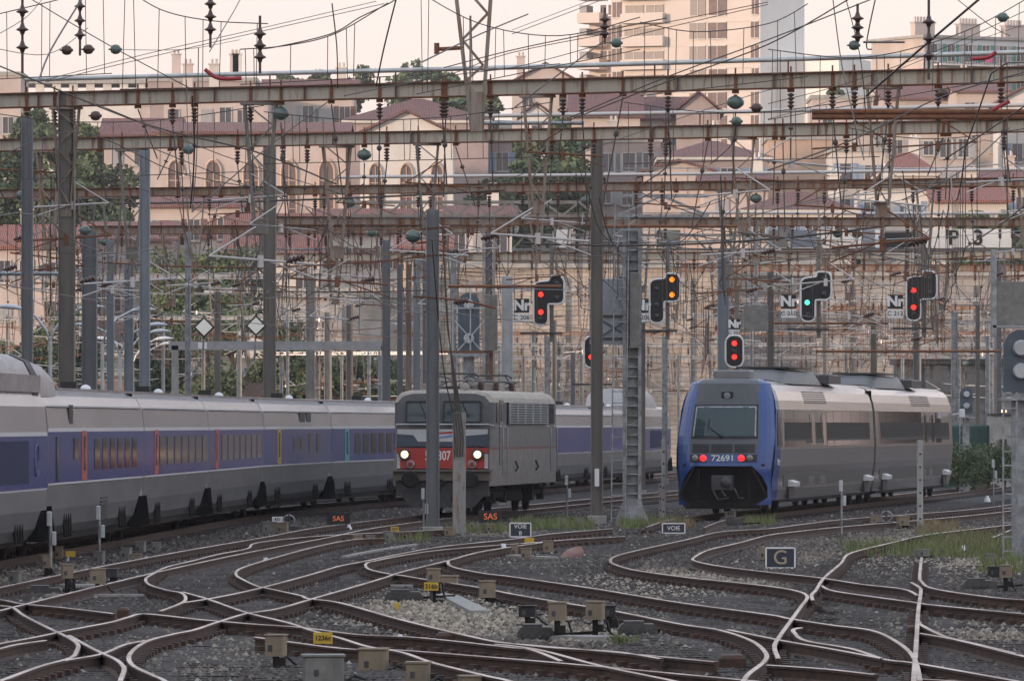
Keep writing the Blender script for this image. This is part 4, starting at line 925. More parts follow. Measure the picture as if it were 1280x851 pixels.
# thin horizontal rusty tubes
for k, (x0, x1, y, D, m_, lb_) in enumerate([(560, 702, 358, 205, M_rust, 'thin orange rusty pipe beside the first signal'), (740, 935, 283, 200, M_rust, 'long rusty pipe across the dark post'), (1015, 1300, 140, 140, M_rust, 'upper of the two thick rusty pipes at the top right'), (1015, 1300, 146.5, 140, M_rust, 'lower of the two thick rusty pipes at the top right'), (-20, 85, 342, 160, M_galv, 'grey pipe crossing the post at the left edge'), (960, 1110, 404, 260, M_rust, 'rusty pipe under the green signal'), (1020, 1250, 439, 270, M_rust, 'lowest rusty pipe over the railcar roof'), (605, 730, 154, 170, M_galv, 'short pale pipe at the tip of the lattice drop frame')]):
    mb = MB(); mb.tube([P(x0, y, D)-P(x0, y, D), P(x1, y, D)-P(x0, y, D)], .05 if D > 150 else .062, 8); o = mb.build('pipe', m_); o.location = P(x0, y, D); tag(o, lb_, 'pipe')

# large hanging lattice drop frame at top centre
root = thing('lattice_drop_frame', 'tall rusty V lattice frame hanging from above at the top centre', 'bracket', P(595, 165, 146))
s = F/146
mb = MB()
def q2(px, py): return Vector(((px-595)/s, 0, (165-py)/s))
for a, b in (((566, -40), (590, 165)), ((616, -40), (602, 165)), ((588, 20), (588, 150)), ):
    mb.bar(q2(*a), q2(*b), .09 if a[0] != 588 else .05)
for a, b in (((568, -30), (612, 20)), ((609, 18), (578, 50)), ((578, 50), (604, 82)), ((604, 82), (584, 100)), ((584, 100), (600, 130))): mb.bar(q2(*a), q2(*b), .06)
mb.box(q2(596, 140), (.26, .2, .9)); mb.build('frame', M_beam2, root)
mb = MB(); mb.tube([q2(545, 62), q2(580, 60)], .05); mb.box(q2(546, 61), (.12, .12, .25)); mb.build('side_arm', M_rust, root)
# glass and porcelain insulator strings strung in the foreground wires
def istring(label, px, y0, y1, D, kind='brown', cross=False):
    s = F/D; root = thing('insulator_string', label, 'insulator', P(px, y0, D)); L = (y1-y0)/s; mb = MB()
    mb.tube([(0, 0, 0), (0, 0, -L)], .022, 6)
    mb.build('rod', M_cable, root)
    for k in range(3):
        z = -L*(.3+.2*k); mb = MB()
        mb.lathe((0, 0, z), (0, 0, -1), [(.025, -.09), (.035, -.06), (.05, -.02), (.105, .015), (.10, .028), (.045, .05), (.03, .1)], 14); mb.build('disc', M_brown if kind == 'brown' else M_green, root)
    return root
for a in (('brown insulator string hanging at the top left corner', 28, -20, 92, 105), ('brown insulator string at the top above the church wing', 325, 20, 92, 105), ('brown insulator string left of the tower top', 756, 10, 55, 120), ('left of the two large insulator strings at the top right', 1072, 5, 62, 105), ('right of the two large insulator strings at the top right', 1161, -5, 100, 105), ('insulator string hanging just right of the top left lamp ball', 263, -20, 60, 110), ('insulator string hanging over the centre left sky', 100, -20, 70, 115)): istring(*a)
for lb_, px, y, D, m_ in (('green glass ball insulator in the sky at the top left', 145, 62, 105, M_green), ('left brown ball insulator beside the green one', 84, 63, 105, M_brown), ('right brown ball insulator beside the green one', 111, 62, 105, M_brown), ('green glass ball insulator before the tower', 771, 54, 115, M_green), ('green glass ball insulator right of the tower', 1068, 57, 105, M_green), ('dark ball insulator on the nearest beam at the right', 1180, 117, 140, M_brown), ('green ball insulator at the top right corner', 1254, 22, 110, M_green), ('dark ball insulator before the tower foot', 946, 135, 130, M_brown), ('green ball insulator under the tower foot', 921, 152, 140, M_green), ('dark ball insulator left under the nearest beam', 120, 145, 140, M_brown), ('green ball insulator at the left on the third beam', 28, 244, 180, M_green), ('green ball insulator by the dark post at the left', 107, 288, 170, M_green), ('green ball insulator left of the dark centre post', 236, 187, 150, M_green)):
    mb = MB(); r = 6.2*D/F; mb.lathe((-r*1.2, 0, 0), (1, 0, 0), [(r*.12, -r*.35), (r*.2, r*.05), (r*.7, r*.25), (r*.95, r*.7), (r, r*1.15), (r*.93, r*1.6), (r*.7, r*1.95), (r*.3, r*2.15), (r*.3, r*2.35), (r*.12, r*2.4)], 18); o = mb.build('ball_insulator', m_); o.location = P(px, y, D); tag(o, lb_, 'insulator')

ME_drop = mesh_of(lambda q: q.tube([(0, 0, 0), (0, 0, -1)], .008, 4), 'dropper', M_wire)
# ---------------- wires
GRPW = 'overhead wires strung along and across the tracks'
WLAB = {}
def wlabel(pts, r):
    (x0, y0), (x1, y1) = pts[0], pts[-1]; mx = (x0+x1)/2; my = (min(y0, y1)+max(y0, y1))/2
    th_ = 'thick' if r > .02 else ('fine' if r < .0125 else 'thin'); dx = x1-x0; dy = y1-y0
    sl = 'near vertical' if abs(dx) < .3*abs(dy) else ('ascending rightward' if dy*dx < -.1*dx*dx else ('descending rightward' if dy*dx > .1*dx*dx else 'nearly level'))
    hz_ = ['at the far left', 'above the first coaches', 'above the church wing', 'left of the locomotive', 'above the locomotive', 'beside the ladder pylon', 'before the tower block', 'right of the tower block', 'before the right block', 'at the far right'][max(0, min(9, int(mx/128)))]
    vt = 'in the sky' if my < 95 else ('across the first two beams' if my < 190 else ('over the third beam' if my < 270 else 'below the third beam'))
    l = '%s dark cable %s, %s %s' % (th_, sl, vt, hz_); WLAB[l] = WLAB.get(l, 0)+1
    if WLAB[l] > 1: l = l.replace('cable', {2: 'lower cable', 3: 'lowest cable', 4: 'steepest cable', 5: 'slackest cable'}.get(WLAB[l], 'last cable'))
    return l
def wire(pts, Ds, r, m_=M_cable, label=None, sag=0.):
    label = label or wlabel(pts, r)
    w = [P(x, y, D) for (x, y), D in zip(pts, Ds)]; w = crom(w, 5) if len(w) > 2 else [w[0].lerp(w[1], t/8)-Vector((0, 0, sag*4*(t/8)*(1-t/8))) for t in range(9)]
    mb = MB(); o0 = w[0].copy(); mb.tube([p-o0 for p in w], r, 5); o = mb.build('overhead_cable', m_); o.location = o0; tag(o, label, 'cable', GRPW); return o
WL = [([(-20, 76), (0, 83), (47, 102), (187, 157), (320, 190), (420, 230)], .022), ([(40, 0), (133, 55), (240, 112)], .014), ([(108, -10), (65, 60), (48, 102)], .022), ([(57, 100), (190, 66), (320, 37), (470, 2)], .011), ([(57, 103), (190, 71), (320, 41), (480, 5)], .011),
      ([(0, 42), (35, 20), (60, -10)], .012), ([(320, 60), (340, 60), (413, 43), (450, 22), (486, 5), (500, -5)], .016), ([(140, 62), (230, 62), (300, 50)], .009), ([(-10, 60), (60, 68), (110, 35)], .011),
      ([(495, 0), (480, 60), (470, 108)], .022), ([(415, 5), (421, 60), (422, 110)], .018), ([(262, 65), (292, 15), (305, -10)], .014), ([(640, 43), (753, 0)], .010), ([(640, 38), (740, 0)], .008), ([(480, 110), (560, 94), (640, 66), (800, 35), (960, 3)], .012), ([(480, 106), (560, 88), (640, 85), (800, 43), (960, 6)], .010),
      ([(640, 137), (700, 92), (757, 50)], .018), ([(713, 147), (830, 98), (960, 50), (1088, 0)], .015), ([(713, 150), (830, 104), (960, 56), (1060, 0)], .018), ([(560, 240), (640, 222), (800, 165), (960, 113), (1060, 92)], .014),
      ([(527, 78), (600, 43), (660, 18)], .022), ([(555, 85), (640, 63), (740, 42), (833, 23)], .014), ([(960, 213), (1070, 173), (1180, 120), (1290, 88)], .022), ([(1083, 120), (1150, 62), (1235, -10)], .030), ([(960, 130), (1060, 104), (1180, 60), (1290, 10)], .010), ([(960, 149), (1040, 125), (1160, 72), (1290, 28)], .010), ([(1185, -10), (1235, 30), (1262, 45)], .012),
      ([(1040, -10), (1052, 80), (1068, 150), (1080, 200)], .016), ([(1055, -10), (1075, 70), (1082, 140)], .012), ([(1095, -5), (1083, 55), (1090, 62)], .02), ([(1080, 53), (1130, 53)], .03), ([(240, 120), (243, 190), (238, 260)], .02), ([(248, 60), (246, 190), (240, 265)], .014), ([(233, 100), (236, 200), (242, 262)], .012),
      ([(0, 195), (100, 165), (220, 215), (320, 235)], .014), ([(60, 190), (160, 230), (290, 275), (420, 290)], .010), ([(190, 185), (330, 240), (470, 285), (600, 310)], .012), ([(240, 265), (340, 180), (420, 120)], .022), ([(120, 130), (280, 195), (450, 250)], .012), ([(0, 345), (110, 320), (220, 310)], .012), ([(0, 300), (90, 335), (180, 330)], .012),
      ([(640, 305), (760, 320), (940, 270), (1060, 238)], .014), ([(860, 285), (1000, 300), (1170, 335)], .02), ([(965, 262), (1060, 245), (1180, 225)], .014), ([(430, 120), (560, 95), (700, 80)], .014), ([(800, 240), (860, 262), (960, 232), (1040, 225)], .012), ([(835, 165), (836, 205), (800, 232)], .018), ([(920, 150), (915, 180), (888, 205)], .014),
      ([(540, 300), (548, 400), (556, 470), (566, 515)], .022), ([(720, 200), (735, 240), (760, 300), (840, 315)], .012), ([(1100, 255), (1170, 240), (1280, 200)], .012), ([(1128, 250), (1200, 215), (1262, 160)], .022), ([(1180, 200), (1240, 160), (1300, 120)], .02), ([(1160, 235), (1230, 175), (1300, 215)], .012)]
for k, (pts, r) in enumerate(WL):
    n = len(pts); d0 = random.uniform(112, 128); d1 = d0+random.uniform(-12, 25)
    if pts[0][1] > 230: d0 += 30; d1 += 40
    wire(pts, [d0+(d1-d0)*i/(n-1) for i in range(n)], r*.74, M_cable)
def skycat(label, up, low, seed):
    r = random.Random(seed); D0 = 118+seed*3; w = crom([P(x, y, D0) for x, y in up], 6); o0 = w[0].copy(); root = thing('overhead_line', label, 'overhead line', o0, 0, 'catenary lines above the tracks')
    mb = MB(); mb.tube([p-o0 for p in w], .011, 5); mb.build('messenger_wire', M_cable, root)
    a = P(*low[0], D0); b = P(*low[1], D0); mb = MB(); mb.tube([a-o0, b-o0], .010, 5); mb.build('contact_wire', M_cable, root)
    x = max(w[0].x, a.x)+.1; x1 = min(w[-1].x, b.x)
    while x < x1:
        for p, q_ in zip(w, w[1:]):
            if p.x <= x <= q_.x:
                z = p.z+(q_.z-p.z)*(x-p.x)/(q_.x-p.x); zl = a.z+(b.z-a.z)*(x-a.x)/(b.x-a.x)
                if z > zl+.1: inst(ME_drop, 'dropper', root, Vector((x, D0, z))-o0, (0, r.uniform(-.03, .03), 0), (1, 1, z-zl))
        x += r.choice((.16, .35, .5, .7))
for k, (lb_, up, low) in enumerate([('fine sagging wire with droppers above the church roof', [(300, 62), (360, 57), (420, 42), (485, 4)], [(300, 106), (485, 96)]), ('fine wire with long droppers above the chimneys at the left', [(150, -20), (200, 12), (262, 26), (335, 30)], [(150, 112), (335, 108)]), ('fine wire with droppers in the top left corner', [(-20, 22), (40, 8), (90, -5), (140, -25)], [(-20, 100), (140, 92)]), ('fine wire with droppers right of the drop frame', [(520, -12), (600, 30), (700, 45), (800, 22)], [(520, 118), (800, 62)]), ('fine wire with droppers crossing the tower block', [(800, 28), (870, 40), (960, 30), (1010, 5)], [(800, 120), (1010, 96)]), ('fine wire with droppers before the right block', [(960, 62), (1080, 72), (1200, 42), (1290, -5)], [(960, 150), (1290, 92)]), ('fine wire with droppers between the first two beams', [(330, 140), (440, 150), (560, 146), (690, 128)], [(330, 205), (690, 196)]), ('fine wire with droppers over the left beams', [(-20, 140), (80, 152), (200, 150), (330, 132)], [(-20, 226), (330, 214)]), ('fine wire with droppers under the tower foot', [(780, 128), (880, 140), (980, 138), (1100, 120)], [(780, 205), (1100, 196)]), ('fine wire with droppers over the right beams', [(1060, 160), (1130, 172), (1200, 172), (1300, 158)], [(1060, 232), (1300, 226)])]):
    skycat(lb_, up, low, k+1)
# red cables in the top corners
for pts, D, lb_ in (([(256, 87), (270, 97), (285, 99), (302, 98)], 120, 'red cable looping at the top left beam'), ([(1215, 74), (1235, 72), (1245, 65)], 120, 'red cable at the top right bushing'), ([(1240, 138), (1255, 130), (1262, 127)], 120, 'dark red cable under the top right beam')):
    o = wire(pts, [D]*len(pts), .04, mat('red_cable', (.35, .03, .04), .4), lb_); del o['group']

# longitudinal catenaries over each track: messenger, contact wire, droppers
spans = [98, 148, 172, 212, 255, 300, 345, 395, 440]
def lane(pts, label, hm=7.4, hc=5.9, seed=0):
    r = random.Random(seed); spans = [52, 100, 148, 172, 212, 255, 300, 345, 395, 440] if seed in (0, 6) else [150, 180, 212, 255, 300, 345, 395, 440]
    def X(y):
        for (x0, y0), (x1, y1) in zip(pts, pts[1:]):
            if y0 <= y <= y1: return x0+(x1-x0)*(y-y0)/(y1-y0)
        return pts[-1][0]+(pts[-1][0]-pts[-2][0])/(pts[-1][1]-pts[-2][1])*(y-pts[-1][1])
    root = thing('overhead_line', label, 'overhead line', (0, 0, 0), 0, 'catenary lines above the tracks'); M1 = []; C1 = []; dr = []
    for a, b in zip(spans, spans[1:]):
        n = max(4, int((b-a)/5)); h0 = hm+r.uniform(-.2, .3)
        for k in range(n):
            t = k/n; y = a+(b-a)*t; z = h0-4*t*(1-t)*min(1., (b-a)/45); M1.append((X(y), y, z)); C1.append((X(y)+r.uniform(-.05, .05), y, hc))
            if k: dr.append((X(y), y, z, z-hc))
    mb = MB(); mb.tube(M1, .014, 5); mb.build('messenger_wire', M_wire, root)
    mb = MB(); mb.tube(C1, .012, 5); mb.build('contact_wire', M_wire, root)
    for x, y, z, L in dr: inst(ME_drop, 'dropper', root, (x, y, z), (0, 0, 0), (1, 1, L))
lanes = [([(-14, 52), (-11.8, 127), (-9.2, 182), (-5, 219), (2, 275), (10, 350), (18, 440)], 'overhead line above the high speed train'),
         ([(-9.2, 52), (-6.4, 130), (-2.0, 186), (6, 245), (17, 320), (34, 440)], 'overhead line above the locomotive'),
         ([(4.6, 52), (3.8, 120), (6.2, 186), (15, 238), (28, 320), (46, 440)], 'overhead line above the railcar'),
         ([(-6, 52), (-8.6, 120), (-13, 180), (-16, 260), (-20, 440)], 'overhead line along the left side of the yard'),
         ([(1.5, 52), (-1.5, 110), (-5, 160), (-11, 260), (-18, 440)], 'overhead line crossing over to the left'),
         ([(-2, 52), (.5, 110), (2.8, 170), (4.5, 260), (3, 440)], 'overhead line running straight up the middle'),
         ([(6, 52), (7.8, 110), (11.5, 170), (15.5, 260), (22, 440)], 'overhead line along the right side of the yard'),
         ([(3, 52), (1, 120), (2, 180), (9, 260), (15, 350), (20, 440)], 'overhead line between the locomotive and the railcar'),
         ([(-4, 52), (-5.5, 110), (-7, 170), (-9, 260), (-8, 440)], 'overhead line left of the locomotive'),
         ([(9, 52), (6, 110), (4, 170), (8, 260), (13, 440)], 'overhead line crossing from the right edge to the middle'),
         ([(-12, 148), (-14, 212), (-17, 300), (-23, 440)], 'overhead line at the far left edge'),
         ([(9, 148), (13, 200), (20, 300), (32, 440)], 'overhead line at the far right edge')]
for k, (pts, lb_) in enumerate(lanes):
    lane(pts, lb_, 7.5+.35*(k % 4), 5.7+.2*(k % 3), k)

# ================================================================== SIGNALS
def rpoly(pts, rad, n=5):
    out = []; N = len(pts)
    for i in range(N):
        p = Vector(pts[i]); a = Vector(pts[i-1]); b = Vector(pts[(i+1) % N]); r = rad[i] if isinstance(rad, (list, tuple)) else rad
        u = (a-p).normalized(); v = (b-p).normalized(); r = min(r, (a-p).length*.5, (b-p).length*.5)
        for k in range(n+1):
            t = k/n; q_ = p+u*r*(1-t)**2+v*r*t**2; out.append((q_.x, q_.y))
    return out
def zsignal(label, px, py, D, lamps, plate, kind='z', plate_text='C 210'):
    s = F/D; root = thing('signal', label, 'railway signal', P(px, py, D), 0, 'colour light signals on the gantries')
    def c(x, y): return ((x-px)/s, (py-y)/s)
    if kind == 'z':
        L = [(px-19, py-23), (px+1, py-25), (px+1, py-31), (px+19, py-31), (px+19, py+4), (px-1, py+4), (px-1, py+31), (px-19, py+31)]
        rad = [8, 3, 8, 9, 9, 2, 9, 9]
    else:
        L = [(px-11, py-20), (px+11, py-20), (px+11, py+20), (px-11, py+20)]; rad = [11]*4
    o_ = rpoly([c(*p) for p in L], [r/s for r in rad])
    cx = sum(p[0] for p in o_)/len(o_)
    mb = MB(); mb.prism(o_, 0, .06); mb.build('backboard', M_black, root)
    mb = MB(); pp = [Vector((p[0], -.01, p[1])) for p in o_]; mb.tube(pp+[pp[0]], .034, 5); mb.build('white_rim', M_white, root)
    lampset = {(round(a), round(b)): m_ for a, b, m_ in lamps}
    for a, b, m_ in lamps:
        x, z = c(a, b); mb = MB(); mb.lathe((x, .0, z), (0, -1, 0), [(.09, 0), (.085, .02), (.03, .035)], 16); mb.build('lamp', m_, root)
        mb = MB(); mb.loft([[Vector((x+.115*math.cos(t), -yy, z+.115*math.sin(t))) for t in [math.pi*k/8 for k in range(9)]] for yy in (0, .22)], False, False, 0, True); mb.build('hood', M_black, root)
    dk = [(px-10, py-12), (px-10, py+8), (px-10, py+22), (px+10, py-22), (px+10, py-4)] if kind == 'z' else [(px, py)]
    for a, b in dk:
        if any(abs(a-l[0])+abs(b-l[1]) < 7 for l in lamps): continue
        x, z = c(a, b); mb = MB(); mb.lathe((x, .0, z), (0, -1, 0), [(.09, 0), (.085, .02), (.03, .03)], 14); mb.build('lamp', M_dark2, root)
    if plate:
        x, z = c(*plate); w = .52 if kind == 'z' else .38
        mb = MB(); mb.box((x, .03, z), (w, .04, w*.92)); a = mb.build('marker_plate', M_black, root); text('Nr', w*.92, M_white, a, (x, .0, z), bold=.022)
        mb = MB(); mb.box((x, .03, z-w*.78), (w, .04, w*.56)); a = mb.build('number_plate', M_white, root); text(plate_text, w*.42, M_black, a, (x, .0, z-w*.78))
    mb = MB(); x, z = c(px-10 if kind == 'z' else px, py+31); mb.box((x, .5, z-.25), (1.4, .9, .06)); mb.build('platform', M_dark2, root)
    mb = MB(); mb.box((.1, .25, -.1), (.14, .14, 2.6)); mb.box((.1, .3, 1.25), (.14, .14, 1.6)); mb.build('hanger', M_post2, root)
    return root
DS = 218
zsignal('first signal from the left, two red lamps one above the other, beside the grey panel', 686, 376, DS, [(676, 368, M_red_on), (676, 390, M_red_on)], (652, 382), plate_text='C 206')
zsignal('signal with two orange lamps in its upper right half', 831, 373, DS, [(840, 349.5, M_or_on), (840, 368.5, M_or_on)], (803, 382), plate_text='C 208')
zsignal('signal with a single green lamp above the railcar', 1020, 371, DS, [(1009, 378, M_gr_on)], (986, 377), plate_text='C 210')
zsignal('rightmost signal on the gantry with two red lamps', 1152, 370, DS, [(1142, 363, M_red_on), (1142, 384, M_red_on)], (1119, 377), plate_text='C 212')
zsignal('small oval signal with two red lamps just above the railcar cab', 918, 439, 216, [(918, 429, M_red_on), (918, 446, M_red_on)], (918, 405), 'o', 'C 202')
zsignal('oval signal half hidden behind the dark brown post', 741, 440, 216, [(739, 446, M_red_on)], None, 'o')
# grey signal backs
def sigback(label, px, y0, y1, wpx, D, base_y=None, ladder=True):
    s = F/D; root = thing('signal', label, 'railway signal', (((px-640)/s), D, GZ)); w = wpx/s; z1 = EYE+(HY-y0)/s-GZ; z0 = EYE+(HY-y1)/s-GZ
    pts = [(-w/2, z0), (w/2, z0)]+[(w/2*math.cos(t), z1-w/2+w/2*math.sin(t)) for t in [math.pi*k/14 for k in range(15)]]
    mb = MB(); mb.prism(pts, 0, .08); mb.build('backboard', mat('slate_signal_back', (.075, .10, .125), .5, .1, (.06, .08, .10), 3), root)
    for k, zz in enumerate((z1-w*.55, z0+w*.62)):
        mb = MB(); mb.lathe((0, 0, zz), (0, -1, 0), [(w*.24, 0), (w*.25, .1), (w*.2, .16)], 18); mb.build('lamp_housing', M_tube, root)
    mb = MB(); mb.box((0, .2, z0/2), (w*.5, .25, z0)); mb.box((0, .1, z0-.15), (w*1.3, .8, .05)); mb.build('post', M_galv, root)
    if ladder:
        mb = MB()
        for a in (-w*.55, -w*.15): mb.box((a, -.25, z0/2), (.04, .04, z0))
        for k in range(int(z0/.3)): mb.box((-w*.35, -.25, .2+k*.3), (w*.4, .03, .03))
        mb.build('ladder', M_galv, root)
    return root
sigback('large slate grey signal seen from behind at the right edge', 1276, 412, 490, 42, G(1276, 700, GZ).y)
sigback('small grey signal seen from behind before the green container', 1208, 484, 517, 16, 262)
sigback('grey signal back with crossed braces above the locomotive', 586, 366, 440, 27, 235, ladder=False)
o = thing('equipment_box', 'tall grey ribbed box beside the crossed braces above the locomotive', 'box', P(614, 438, 228)); s = F/228
mb = MB(); mb.bbox((0, 0, 35/s), (16/s, .5, 70/s), .02)
for k in range(5): mb.box((-.2+k*.1, -.255, 35/s), (.03, .02, 64/s))
mb.build('housing', M_boxg, o); mb = MB(); mb.box((0, .1, -.6), (.12, .12, 1.3)); mb.box((-.9, 0, -.05), (1.9, .4, .08)); mb.build('support', M_rust, o)
o = thing('brace_frame', 'pale crossed brace frame in front of the grey signal back', 'frame', P(586, 440, 229)); s = F/229
mb = MB(); 
for a, b in (((568, 443), (606, 400)), ((606, 443), (568, 400)), ((566, 375), (566, 443)), ((607, 375), (607, 443)), ((566, 385), (607, 385)), ((566, 443), (607, 443)), ((588, 350), (588, 443))):
    mb.bar(((a[0]-586)/s, 0, (440-a[1])/s), ((b[0]-586)/s, 0, (440-b[1])/s), .045)
mb.build('bars', M_tube, o)
o = thing('relay_cabinet', 'large grey box on a post at the right edge under the gantry', 'cabinet', P(1262, 407, 200)); s = F/200
mb = MB(); mb.bbox((0, 0, 28/s), (36/s, .6, 54/s), .02); mb.build('housing', M_boxg, o); mb = MB(); mb.box((-20/s, .0, 40/s), (.14, .7, 110/s)); mb.box((0, 0, -.03), (44/s, .7, .08)); mb.build('frame', M_galv, o)
o = thing('relay_cabinet', 'grey rounded cabinet above the railcar cab', 'cabinet', P(945, 413, 235)); s = F/235
mb = MB(); mb.bbox((0, 0, 16/s), (30/s, .6, 32/s), .03); mb.build('housing', M_boxg, o); mb = MB(); mb.box((0, .1, 60/s), (.12, .12, 120/s)); mb.build('hanger', M_galv, o)

# diamond signs
for px, py, w_, lb_ in ((255, 409, 1, 'left of the two white diamond signs'), (320, 407, 1, 'right of the two white diamond signs, against the dark post')):
    D = 200; s = F/D; o = thing('diamond_sign', lb_, 'sign', P(px, py, D), 0, 'white diamond signs'); r = 13.5/s
    mb = MB(); mb.prism([(-r, 0), (0, -r), (r, 0), (0, r)], .01, .05); mb.box((0, .06, 0), (.06, .05, 2.2*r)); mb.build('backing', M_black, o)
    r = 10.5/s; mb = MB(); mb.prism([(-r, 0), (0, -r), (r, 0), (0, r)], -.01, .008); mb.build('face', mat('diamond_face', (.92, .90, .80), .4), o)
    mb = MB(); mb.tube([(0, .08, 0), (-.05, .1, -1.0), (-.4, .1, -1.6)], .03); mb.build('arm', M_galv, o)

# street lamps at the left
def slamp(label, px, ytop, D, dirs, curve=1.3):
    s = F/D; H = EYE+(HY-ytop)/s-GZ; root = thing('street_lamp', label, 'street lamp', ((px-640)/s, D, GZ), 0, 'street lamps at the left'); mb = MB()
    mb.tube([(0, 0, 0), (0, 0, H-1.2)], .07, 8); mb.build('pole', M_tube, root)
    for dr in dirs:
        mb = MB(); mb.tube([(0, 0, H-1.3), (dr*.15, 0, H-.8), (dr*.55, 0, H-.3), (dr*1.1, 0, H-.02)], .05, 8); mb.build('arm', M_tube, root)
        mb = MB(); c = Vector((dr*1.1, 0, H)); ring = lambda k, x, z: [c+Vector((dr*x, .14*k*math.cos(t), z+.09*k*math.sin(t))) for t in [2*math.pi*j/10 for j in range(10)]]
        mb.loft([ring(.4, -.05, -.02), ring(1, .15, .03), ring(1.1, .5, .06), ring(.3, .9, .04)], True, True, 0, True); mb.build('lamp_head', mat('lamp_head_white', (.55, .58, .62), .4), root)
slamp('twin headed street lamp at the left edge before the pink building', 63, 385, 235, (-1, 1))
slamp('street lamp reaching right beside the blue grey post', 128, 388, 240, (1,))
slamp('twin headed street lamp second in the row', 150, 407, 270, (-1, 1))
slamp('street lamp third in the row with one arm', 158, 415, 290, (1,))
slamp('twin headed street lamp fourth in the row', 166, 424, 315, (-1, 1))
slamp('smallest street lamp at the end of the row', 176, 430, 340, (1,))

# ================================================================== TRACKSIDE THINGS
def tbox(label, px, py, wpx, hpx, base_y, m_=M_box, name='indicator_box', cat='box', stem=True, grp='beige boxes beside the tracks', rz=None):
    b = G(px, base_y, GZ); s = F/b.y; w = wpx/s; h = hpx/s; zc = EYE+(HY-py)/s-GZ
    root = thing(name, label, cat, b, random.uniform(-.25, .25) if rz is None else rz, grp); mb = MB(); mb.bbox((0, 0, zc), (w, w*.8, h), .015); mb.box((0, -.0, zc+h/2+.006), (w*1.08, w*.9, .02)); mb.box((w*.28, -w*.4-.005, zc), (.02, .01, h*.5)); mb.build('housing', m_, root)
    mb = MB(); mb.bbox((-w*.2, -w*.4-.006, zc-h*.1), (.05, .012, .07), .004); mb.build('latch', M_dark2, root); mb = MB(); mb.tube([(w*.3, w*.2, max(.05, zc-h*.4)), (w*.62, w*.3, max(.05, zc-h*.6)), (w*.8, w*.4, .1), (w*1.3, w*.6, .02)], .018, 5); mb.build('conduit', M_black, root)
    if stem and zc-h/2 > .04:
        mb = MB(); mb.tube([(0, 0, 0), (0, 0, zc-h/2)], .04, 8); mb.box((0, 0, .03), (.3, .22, .06)); mb.box((.06, -.02, (zc-h/2)*.6), (.1, .1, .1)); mb.build('stand', M_dark, root)
    return root
TB = [('pale beige box on a stalk left of the cable trough', 58, 702, 11, 15, 722, M_box), ('beige box behind the thin left marker', 73.5, 691, 11, 16, 702, M_box), ('beige box on a dark stalk above the long plank', 84, 714, 14, 17, 745, M_box), ('yellowish beige box on a dark stalk, right of the marker poles', 122, 720, 20, 18, 745, M_box),
      ('small grey box on a stalk at the left edge', 19, 721, 14, 13, 738, M_boxg), ('grey box at the foot of the second marker pole', 124, 697, 13, 15, 706, M_boxg), ('taller beige box left in the cluster by the train', 158, 692, 12, 14, 701, M_boxg), ('wide beige box at the front of the cluster by the train', 170, 699, 14, 13, 707, M_box), ('beige box at the back of the cluster by the train', 176, 684, 12, 14, 694, M_boxg), ('beige box alone right of the cluster by the train', 195, 684, 11, 12, 692, M_boxg),
      ('wide grey box beside the wheel shaped lever', 336, 659, 18, 13, 667, M_boxg), ('beige box beside the wheel shaped lever', 353, 660, 14, 13, 668, M_box), ('brownish box on the ballast left of centre', 446.5, 674, 12, 10, 682, M_box), ('pale box on the ballast left of centre', 463, 674, 11, 9, 680, M_boxg), ('grey box under the small yellow plate', 485.5, 670, 11, 11, 677, M_boxg),
      ('beige box between the tall post and the stub post', 561.6, 664, 12, 10, 672, M_box), ('beige box in front of the orange display', 613, 660, 10, 10, 667, M_box), ('beige box above the yellow 316b plate', 542, 719, 17, 16, 754, M_box), ('larger grey beige box behind the 316b plate', 561.6, 730, 21, 20, 742, M_box), ('beige box on a stalk right of the 316b plate', 609, 736.5, 19, 20, 758, M_box),
      ('big beige box on a stalk at the bottom left of centre', 345, 806.6, 24, 26, 838, M_box), ('large square beige box at the bottom centre left', 467, 826, 35, 30, 842, M_box), ('beige box cut by the bottom edge', 522.6, 840, 29, 24, 858, M_box), ('orange beige box lowest at the bottom edge', 587.5, 853, 27, 16, 868, M_box),
      ('beige box on a stalk, left of the middle pair', 696.6, 764, 23, 22, 802, M_box), ('beige box on a stalk, right of the middle pair', 744, 763, 22, 22, 800, M_box), ('black box left of the middle pair', 659.5, 764, 21, 13, 785, M_black), ('black box right of the middle pair', 762, 764, 14, 13, 793, M_black),
      ('narrow beige box left in the row under the blue sign', 643, 688, 8, 14, 697, M_box), ('beige box second in the row under the blue sign', 657.7, 692, 12, 13, 700, M_box), ('beige box on a stand, right in the row under the blue sign', 685, 683, 12, 14, 694, M_box), ('pale box in the grass by the dark post', 702, 653, 9, 10, 660, M_boxg), ('box in the grass left of the dark post', 725, 653, 9, 12, 661, M_boxg),
      ('beige box just left of the G sign', 955, 692, 10, 14, 703, M_box), ('white backed box beside the wheel right of the railcar', 1095, 649, 13, 10, 658, M_box), ('beige box between the wheel and the concrete post', 1129, 651, 14, 11, 662, M_box), ('pale box at the end of the rail', 1153.5, 691, 15, 8, 700, M_boxg), ('box at the right edge behind the black one', 1238, 699, 13, 13, 708, M_boxg), ('black box at the right edge', 1242, 714, 14, 11, 724, M_black), ('beige box on a stalk at the right edge', 1257, 714, 14, 15, 742, M_box), ('dark box beside the yellowish beige box', 140, 716, 16, 10, 730, M_dark2)]
for t in TB: tbox(t[0], *t[1:6], m_=t[6])
tbox('large pale grey cabinet at the bottom edge left of centre', 404, 836, 50, 34, 856, M_boxg, 'relay_cabinet', 'cabinet', grp=None, rz=.1)
